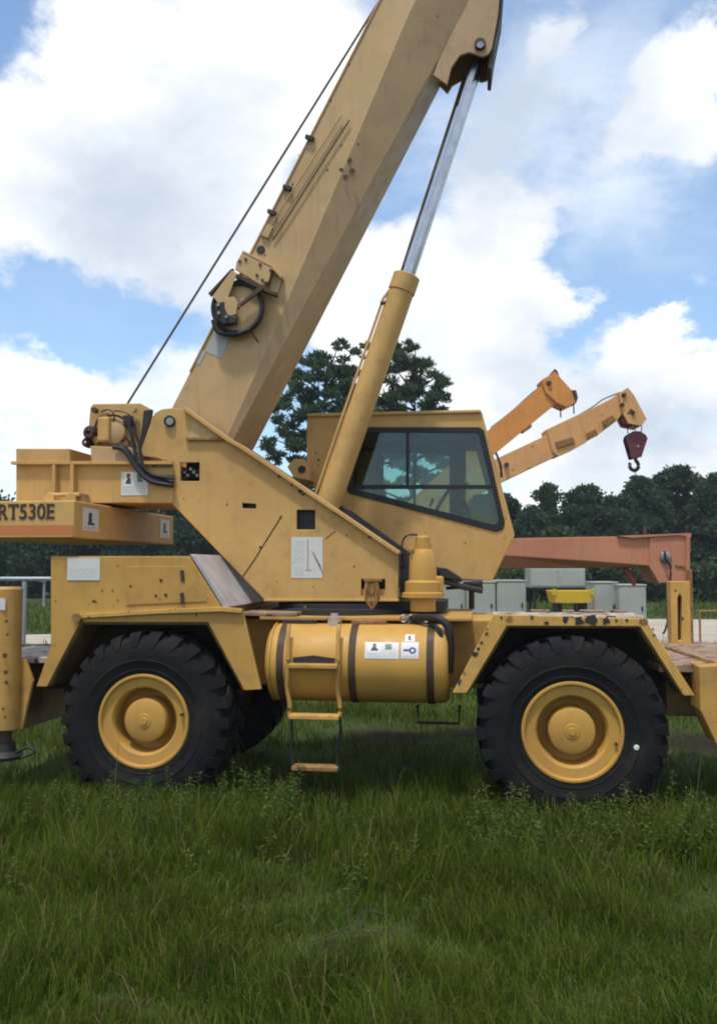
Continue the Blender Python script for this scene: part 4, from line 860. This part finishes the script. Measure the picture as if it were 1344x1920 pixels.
# ---- hoist --------------------------------------------------------
hs = plate('hoist', [(169,763),(175,757),(263,756),(286,768),(272,836),(263,862),(174,862),(169,838),(166,800)], .90, .93, 'faded')
plate('hoist_plate', [(169,763),(175,757),(263,756),(286,768),(272,836),(263,862),(174,862),(169,838),(166,800)], 1.58, 1.61, 'faded', hs, at=.9)
plate('edge_band', [(271,770),(287,768),(287,774),(270,838),(262,858),(258,846),(266,815)], .865, .899, 'black', hs, at=.89)
p = P3(222, 808, .93); MB().lathe((p[0], .935, p[2]), (0, 1, 0), [(.03,0),(.20,0),(.20,.03),(.14,.035),(.14,.60),(.20,.605),(.20,.635),(.03,.64)], 32).build('drum', M['rope'], hs, smooth=True, ang=30)
MB().lathe((p[0]+.0, .899, p[2]-.02), (0, -1, 0), [(.17,0),(.17,.03),(.13,.035),(.12,.10),(.07,.12),(.0,.12)], 28).build('gear_case', M['tan'], hs, smooth=True, ang=30)
q = P3(198, 808, .8); MB().box((q[0]-.06, .74, q[2]-.11), (q[0]+.06, .898, q[2]+.13)).build('motor', M['faded'], hs, bevel=.02)
MB().cyl((q[0], .80, q[2]+.13), (q[0], .80, q[2]+.17), .035, n=12).build('motor_port', M['rust'], hs, smooth=True)
q = P3(172, 812, .86); MB().lathe((q[0], .90, q[2]), (0, -1, 0), [(.02,.12),(.05,.12),(.07,.08),(.075,.0)], 16).build('fitting', M['strap'], hs, smooth=True)
q = P3(164, 830, .86); MB().lathe((q[0], .90, q[2]), (0, -1, 0), [(.01,.1),(.03,.1),(.045,.07),(.05,.0)], 16).build('fitting', M['black'], hs, smooth=True)
q = P3(166, 808, .86); MB().cyl((q[0]-.03, .86, q[2]), (q[0]+.05, .86, q[2]-.03), .02, n=10).build('fitting', M['steel'], hs, smooth=True)
plate('base_bracket', [(176,838),(262,842),(262,868),(178,868)], .72, .89, 'tan', hs, at=.8)
plate('valve', [(233,780),(248,779),(250,800),(236,802)], .80, .89, 'black', hs, .008, at=.85)
for i, pts in enumerate(([(190,772),(204,768),(214,778),(212,800)], [(178,800),(184,786),(192,780),(204,784)], [(228,812),(240,826),(250,846),(262,866)], [(205,836),(222,846),(244,852),(258,864)], [(214,770),(232,772),(246,782),(256,806)])):
    MB().tube([P3(x, y, .79+.02*(i % 3)) for x, y in pts], .008+.003*(i % 2), 6).build('pipe', M['strap' if i % 2 else 'hose'], hs, smooth=True)
for x, y, r, m in ((206,812,.045,'rust'),(219,796,.05,'tan'),(228,822,.04,'strap'),(184,826,.035,'rust'),(252,768,.03,'tan'),(180,770,.028,'strap')): bolt(x, y, .86, r, hs, m, 'fitting', .05)
MB().tube([P3(196,786,.80), P3(206,779,.78), P3(222,780,.78), P3(236,790,.78), P3(246,815,.76), P3(258,850,.70)], .012, 7).build('hose', M['hose'], hs, smooth=True)
for i, pts in enumerate(([(240,790),(249,825),(256,858),(272,882),(290,893),(326,893)], [(212,838),(232,842),(246,862),(262,885),(285,903),(326,910)], [(222,832),(240,845),(254,868),(272,890),(296,900),(326,903)], [(250,800),(262,838),(268,872),(286,890),(326,897)])):
    MB().tube([P3(x, y, .70-.02*(i % 2)+(0 if j < 5 else .03)) for j, (x, y) in enumerate(pts)], (.017,.024,.02,.014)[i], 8).build('hose', M['hose'], K, smooth=True)
# ---- boom ---------------------------------------------------------
BN, BF = .93, 1.72
T0, T1 = Vector(L(325, 758, BN)), Vector(L(712, 0, BN)); B0, B1 = Vector(L(439, 820, BN)), Vector(L(800, 150, BN+.13))
axd = ((T1-T0).normalized()+(B1-B0).normalized()).normalized(); nrm = Vector((axd.y, -axd.x))
def boom_pt(s, f, v):
    """s metres along the boom from the top edge's first point, f across (0 top edge, 1 bottom edge)"""
    def onl(p, q): d = q-p; return p + d*((s-(p-T0).dot(axd))/d.dot(axd))
    a, b = onl(T0, T1), onl(B0, B1); c = a+(b-a)*f; return (c.x, v, c.y)
S1 = (T1-T0).dot(axd); vs = []; fs = []; ST = [-.30, .9, S1*.45, S1, S1+1.6]
for k, s in enumerate(ST):
    u = max(0, min(1, s/S1)); bend = .93-.50*u; ins = .015+.145*u
    vs += [boom_pt(s, 0, BN), boom_pt(s, bend, BN), boom_pt(s, 1, BN+ins), boom_pt(s, 1, BF-ins), boom_pt(s, bend, BF), boom_pt(s, 0, BF)]
for k in range(len(ST)-1):
    for i in range(6): j = (i+1) % 6; fs.append((6*k+i, 6*k+j, 6*k+6+j, 6*k+6+i))
fs += [tuple(range(6)), tuple(range(6*len(ST)-1, 6*len(ST)-7, -1))]
boom = MB().add(vs, fs).build('boom', M['tan'], K, bevel=.01)
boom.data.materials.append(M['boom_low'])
for p in boom.data.polygons:               # the lower, inward leaning plates get darker paint that stands in for their shade
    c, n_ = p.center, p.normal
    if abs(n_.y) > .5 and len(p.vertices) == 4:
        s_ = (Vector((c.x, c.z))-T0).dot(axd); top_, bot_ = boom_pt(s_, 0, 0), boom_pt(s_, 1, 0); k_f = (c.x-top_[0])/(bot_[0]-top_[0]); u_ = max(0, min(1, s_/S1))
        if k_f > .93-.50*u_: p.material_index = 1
e0, e1 = boom_pt(.2, 0, BN), boom_pt(S1+1.6, 0, BN)
top_fl = MB(); top_fl.add([boom_pt(.35, -.012, BN-.012), boom_pt(S1+1.6, -.012, BN-.012), boom_pt(S1+1.6, .012, BN-.012), boom_pt(.35, .012, BN-.012), boom_pt(.35, -.012, BF+.012), boom_pt(S1+1.6, -.012, BF+.012), boom_pt(S1+1.6, .012, BF+.012), boom_pt(.35, .012, BF+.012)], [(0,1,2,3),(4,7,6,5),(0,4,5,1),(1,5,6,2),(2,6,7,3),(3,7,4,0)])
top_fl.build('top_edge_strip', M['tan'], boom, bevel=.004)
for i, (x, y, r) in enumerate(((598,222,.016),(541,350,.03),(548,345,.016),(640,318,.03),(655,300,.035),(660,320,.045),(648,330,.04),(672,270,.018),(614,318,.016),(640,272,.014),(655,120,.012),(620,188,.014),(497,478,.012),(820,30,.014),(790,40,.01),(560,290,.01))): patch('rust_spot', x, y, BN-.001, r*.8, boom, 'strap', 130+i)
MB().tube([P3(498,440,BN-.02), P3(520,402,BN-.03), P3(640,215,BN-.03)], .007, 6, sub=1).build('conduit', M['tan'], boom, smooth=True)
MB().tube([P3(512,449,BN-.02), P3(537,410,BN-.025), P3(655,224,BN-.025)], .007, 6, sub=1).build('conduit', M['strap'], boom, smooth=True)
for x, y in ((583,258),(541,352),(512,398)): plate('clip', [(x-10,y-8),(x+6,y-3),(x+3,y+4),(x-12,y-1)], BN-.04, BN-.001, 'black' if x > 540 else 'strap', boom, .003)
plate('edge_lug', [(500,420),(512,424),(502,446),(489,440)], BN-.03, BN-.001, 'tan', boom, .004)
plate('placard', [(401,622),(430,634),(415,672),(385,658)], BN-.004, BN-.0008, 'grey', boom, 0)
plate('placard', [(378,655),(386,660),(374,684),(366,680)], BN-.004, BN-.0008, 'grey', boom, 0)
bolt(489, 468, BN, .042, boom, 'black', 'hole_plug', .008)
# cable reel and its bracket
BK = plate('reel_bracket', [(456,472),(512,500),(505,526),(494,538),(442,506),(444,492)], BN-.10, BN-.075, 'tan', bevel=.005, at=BN-.08)
for x, y in ((461,486),(488,496),(508,507),(450,490),(492,525),(482,516),(498,530)): bolt(x, y, BN-.10, .014, BK, 'strap')
plate('bracket_web', [(456,470),(514,499),(530,518),(528,523),(512,506),(455,476)], BN-.10, BN-.002, 'tan', BK, .004, at=BN-.08)
plate('bracket_leg', [(512,505),(530,518),(520,548),(504,545)], BN-.035, BN-.002, 'tan', BK, .003)
plate('bracket_arm', [(434,507),(439,505),(396,556),(392,552)], BN-.14, BN-.08, 'strap', BK, .003, at=BN-.1)
plate('bracket_arm', [(490,536),(496,542),(452,576),(449,571)], BN-.15, BN-.12, 'strap', BK, .003, at=BN-.12)
plate('bracket_cover', [(436,508),(446,514),(426,566),(412,572),(400,556)], BN-.15, BN-.14, 'tan', BK, .003, at=BN-.12)
plate('bracket_arm', [(441,512),(498,538),(520,552),(518,556),(492,545),(438,518)], BN-.13, BN-.05, 'strap', BK, .003, at=BN-.1)
rc = P3(446, 577, BN-.08); rr = (L(446,577,BN-.08)[1]-L(446,627,BN-.08)[1])
RL = MB().lathe(rc, (0, -1, 0), [(rr-.035,-.03),(rr-.005,-.035),(rr,-.02),(rr,.03),(rr-.01,.04),(rr-.035,.03),(rr-.038,0),(rr-.035,-.03)], 44).build('cable_reel', M['hose'], K, smooth=True)
MB().lathe((rc[0], rc[1], rc[2]), (0, -1, 0), [(.02,.0),(rr-.036,-.012),(rr-.036,-.02),(.02,-.02)], 36).build('reel_disc', M['tan'], RL, smooth=True)
q = P3(436, 572, BN-.1); plate('hub_plate', [(424,560),(440,558),(448,570),(444,592),(430,594),(422,580)], BN-.16, BN-.12, 'tan', RL, .006, at=BN-.12)
plate('reel_motor', [(404,570),(424,566),(428,588),(446,596),(444,608),(420,610),(406,598)], BN-.16, BN-.1, 'black', RL, .012, at=BN-.12)
for x, y in ((410,572),(411,587),(425,594)): bolt(x, y, BN-.16, .016, RL, 'steel', 'bolt', .02)
MB().tube([P3(400,600,BN-.1), P3(410,622,BN-.1), P3(440,627,BN-.1), P3(470,617,BN-.1)], .026, 8).build('cable_coil', M['hose'], RL, smooth=True)
MB().tube([P3(472,622,BN-.03), P3(485,642,BN-.004)], .006, 5, sub=1).build('cable_end', M['strap'], RL)
# boom cylinder bracket near the top
for v0, v1, lead_ in ((BN+.158, BN+.19, [(812,140),(838,158),(846,126)]), (BF-.19, BF-.158, [(820,112),(836,128),(846,112)])):
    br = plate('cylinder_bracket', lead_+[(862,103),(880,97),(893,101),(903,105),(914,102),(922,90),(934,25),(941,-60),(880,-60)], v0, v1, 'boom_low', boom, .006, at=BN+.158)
plate('edge_plate', [(914,100),(922,90),(934,25),(941,-60),(947,-60),(941,25),(927,95),(921,140),(914,138),(917,118)], BN+.192, BF-.192, 'strap', boom, .006, at=BN+.3)
bolt(900, 84, BN+.158, .055, boom, 'strap', 'cylinder_pin', .04); bolt(900, 84, BN+.118, .032, boom, 'steel', 'pin_cap', .012)
# lift cylinder
LV = 1.325
pb, pm, pt = Vector(P3(596, 1000, LV)), Vector(P3(763, 516, LV)), Vector(P3(900, 92, LV))
ax_ = (pm-pb).normalized(); br_ = (Vector(P3(787,520,LV))-Vector(P3(739,514,LV))).length/2
lc = MB().lathe(pb, ax_, [(.02,0),(br_-.004,0),(br_-.004,(pm-pb).length-.18),(br_+.006,(pm-pb).length-.17),(br_+.006,(pm-pb).length-.01),(br_-.01,(pm-pb).length),(.05,(pm-pb).length)], 40).build('lift_cylinder', M['faded'], K, smooth=True, ang=30)
rod = MB().cyl(pm-ax_*.02, pt, .080, n=32).build('piston_rod', M['chrome'], lc, smooth=True)
MB().lathe(tuple(pt), (0, 1, 0), [(.03,-.1),(.10,-.1),(.10,.1),(.03,.1)], 24).build('rod_eye', M['strap'], rod, smooth=True)
sd2 = Vector((-.078, .06, -.01))
MB().cyl(pm-ax_*.02+sd2, pt+sd2*.9, .014, n=12).build('guard_tube', M['strap'], lc, smooth=True)
p0 = pb+ax_*.25+Vector((-br_-.02, -.05, 0)); MB().tube([tuple(p0), tuple(pm-ax_*.25+Vector((-br_-.02, -.05, 0))), tuple(pm-ax_*.15+Vector((-br_+.02, -.05, 0)))], .014, 7, sub=1).build('feed_pipe', M['faded'], lc, smooth=True)
p = pm-ax_*.3; MB().cyl(tuple(p+Vector((-br_-.03,-.06,0))), tuple(p+Vector((-br_+.03,-.06,0))), .02, n=10).build('port', M['strap'], lc, smooth=True)
# hoist rope from the drum up along the boom
r0 = Vector(P3(237, 760, 1.25)); r1 = Vector(P3(714, -4, 1.25)); r2 = r1+(r1-r0)*.25
MB().cyl(r0-(r1-r0)*.01, r2, .0125, n=8).build('hoist_rope', M['rope'], K, smooth=True)
# ---- cab ----------------------------------------------------------
CN, CF = 1.76, 2.56
out_ = [(575,786),(580,780),(700,774),(898,768),(904,774),(965,1004),(923,1089),(862,1087),(812,1062),(760,1030),(575,905)]
win = [(650,806),(656,801),(898,801),(907,808),(946,980),(942,993),(930,997),(655,925),(650,919)]
cabn = plate('cab', out_, CN, CN+.04, 'faded', holes=[win], bevel=.008)
def ring(pts, cx, cy, k): return [(cx+(x-cx)*k, cy+(y-cy)*k) for x, y in pts]
win_i = [(661,813),(664,811),(892,811),(898,816),(935,972),(932,982),(926,984),(664,916),(661,912)]
plate('window_frame', win, CN-.012, CN+.012, 'hose', cabn, .003, holes=[win_i], at=CN)
wb = [(x+1*(x < 700), y) for x, y in win_i]
plate('window_glass', win_i, CN+.001, CN+.006, 'glass', cabn, 0, at=CN)
for nm, pts in (('window_bar', [(661,909),(924,909),(926,917),(661,917)]), ('window_bar', [(761,811),(767,811),(767,909),(761,909)])): plate(nm, pts, CN-.008, CN-.0005, 'hose', cabn, .002, at=CN)
cabf = plate('cab_wall', out_, CF, CF+.04, 'faded', holes=[[(700,828),(842,828),(842,960),(700,935)], [(872,826),(893,826),(935,978),(872,965)]], at=CN)
plate('window_glass', [(700,828),(842,828),(842,960),(700,935)], CF+.015, CF+.02, 'glass', cabf, 0, at=CN)
plate('window_glass', [(872,826),(893,826),(935,978),(872,965)], CF+.015, CF+.02, 'glass', cabf, 0, at=CN)
fr_ = PP([(700,828),(842,828),(842,960),(700,935)], CN); fo_ = PP([(690,822),(868,822),(868,968),(690,940)], CN)
MB().prism(fo_, CF-.02, CF-.002, [PP([(704,832),(838,832),(838,955),(704,932)], CN)]).build('window_frame', M['hose'], cabf)
MB().prism(PP([(764,830),(770,830),(770,955),(764,950)], CN), CF-.024, CF-.0205).build('window_bar', M['hose'], cabf)
rz = L(700, 773, CN)[1]; rx0, rx1 = L(578, 782, CN)[0], L(900, 770, CN)[0]
MB().box((rx0-.01, CN-.03, rz-.035), (rx1+.01, CF+.07, rz+.0)).build('cab_roof', M['faded'], K, bevel=.012)
rf = MB()
for k in range(6): x = L(790+k*16, 770, CN)[0]; rf.box((x-.03, CN+.1, rz+.001), (x+.03, CF-.05, rz+.022))
rf.build('roof_clutter', M['black'], K, bevel=.004)
a = PP(out_, CN)
MB().box((a[0][0], CN+.041, a[10][1]), (a[0][0]+.03, CF-.001, rz-.036)).build('cab_rear_wall', M['faded'], K)
fl = PP([(575,905),(760,1030),(812,1062),(862,1087),(923,1089),(923,1083),(864,1081),(815,1056),(764,1024),(579,899)], CN); MB().prism(fl, CN+.041, CF-.001).build('cab_floor', M['cabin'], K)
wsh = PP([(898,780),(905,780),(962,1003),(923,1083),(918,1080),(955,1003)], CN)
MB().prism([wsh[0], wsh[1], wsh[2], wsh[5]], CN+.05, CN+.08).prism([wsh[0], wsh[1], wsh[2], wsh[5]], CF-.04, CF-.002).build('windshield_post', M['hose'], cabn)
MB().prism([wsh[5], wsh[2], wsh[3], wsh[4]], CN+.041, CF-.001).build('cab_nose', M['faded'], K)
gx = PP([(901,790),(903,790),(959,1000),(957,1000)], CN); MB().prism(gx, CN+.081, CF-.041).build('windshield', M['glass'], cabn)
MB().prism(PP([(600,812),(650,812),(650,985),(600,930)], CN), CN+.05, CF-.05).build('rear_lining', M['cabin'], cabn)
MB().box((L(655,803,CN)[0], CN+.041, L(655,827,CN)[1]), (L(893,803,CN)[0], CF-.03, rz-.04)).build('roof_lining', M['cabin'], cabn)
# seat, wheel, console and levers inside
seat = MB().prism(PP([(700,960),(790,985),(788,1000),(700,985)], CN), CN+.18, CF-.2).build('seat', M['seat'], cabn, bevel=.04)
MB().prism(PP([(690,905),(712,905),(722,965),(700,962)], CN), CN+.2, CF-.22).build('seat_back', M['seat'], seat, bevel=.04)
con = MB().prism(PP([(886,926),(928,922),(934,978),(882,966)], CN), CN+.12, CF-.3).build('console', M['console'], cabn, bevel=.015)
MB().prism(PP([(884,958),(934,969),(934,984),(882,973)], CN), CN+.10, CN+.118).build('console_strip', M['lime'], con)
MB().tube([P3(812,968,CN+.4), P3(830,935,CN+.4), P3(845,914,CN+.4)], .02, 7, sub=1).tube([P3(806,950,CN+.25), P3(812,935,CN+.25)], .015, 6, sub=1).build('lever', M['hose'], cabn)
sw = P3(862, 925, CN+.42); MB().tube([(sw[0]+.17*math.cos(a_)*.45, sw[1]+.17*math.sin(a_), sw[2]+.17*math.cos(a_)*.6) for a_ in np.linspace(0, 6.283, 17)], .016, 6, sub=1).cyl(sw, P3(885, 975, CN+.42), .025, n=10).build('steering_wheel', M['hose'], cabn, smooth=True)
for i, (x, y, r) in enumerate(((592,850,.012),(597,862,.016),(596,872,.01),(872,995,.008),(893,994,.007),(872,1018,.01),(808,1022,.006),(840,1050,.006))): patch('rust_spot', x, y, CN-.001, r, cabn, 'strap', 160+i)
# step, mirror arm and struts below the cab
MB().tube([P3(808,1070,1.5), P3(836,1090,1.5), P3(866,1100,1.5), P3(905,1108,1.5)], .03, 7, sub=1).build('cab_support', M['black'], K)
MB().tube([P3(836,1103,1.6), P3(880,1100,1.6), P3(905,1100,1.6), P3(900,1090,1.6)], .02, 6, sub=1).build('cab_support', M['black'], K)
plate('cab_bracket', [(812,1062),(838,1066),(866,1084),(850,1086),(830,1082)], CN-.3, CN-.002, 'black', at=CN-.1)
plate('cab_step', [(868,1091),(905,1090),(905,1096),(868,1096)], CN-.2, CN+.3, 'black', at=CN)
MB().tube([P3(884,1100,1.7), P3(884,1142,1.7)], .03, 7, sub=1).build('cab_post', M['black'], K)
MB().tube([P3(930,850,CN+.1), P3(938,872,CN-.02), P3(940,895,CN-.02)], .014, 6).build('grab_bar', M['hose'], K, smooth=True)
plate('cab_pivot', [(548,880),(560,866),(578,866),(590,885),(590,905),(560,900)], CN-.25, CN+.2, 'faded', at=CN)
bolt(566, 880, CN-.25, .04, K, 'black', 'pivot_pin', .01)
# ------------------------------------------------------------------ thin summer haze
def air():
    m = bpy.data.materials.new('haze'); m.use_nodes = True; n = m.node_tree.nodes; n.clear()
    o = n.new('ShaderNodeOutputMaterial'); v = n.new('ShaderNodeVolumePrincipled'); v.inputs['Color'].default_value = (.80, .88, 1, 1); v.inputs['Density'].default_value = .0006; v.inputs['Anisotropy'].default_value = .2
    m.node_tree.links.new(v.outputs[0], o.inputs['Volume'])
    tag(MB().box((-950, -310, -1), (950, 1550, 19)).build('haze', m), kind='stuff')
air()
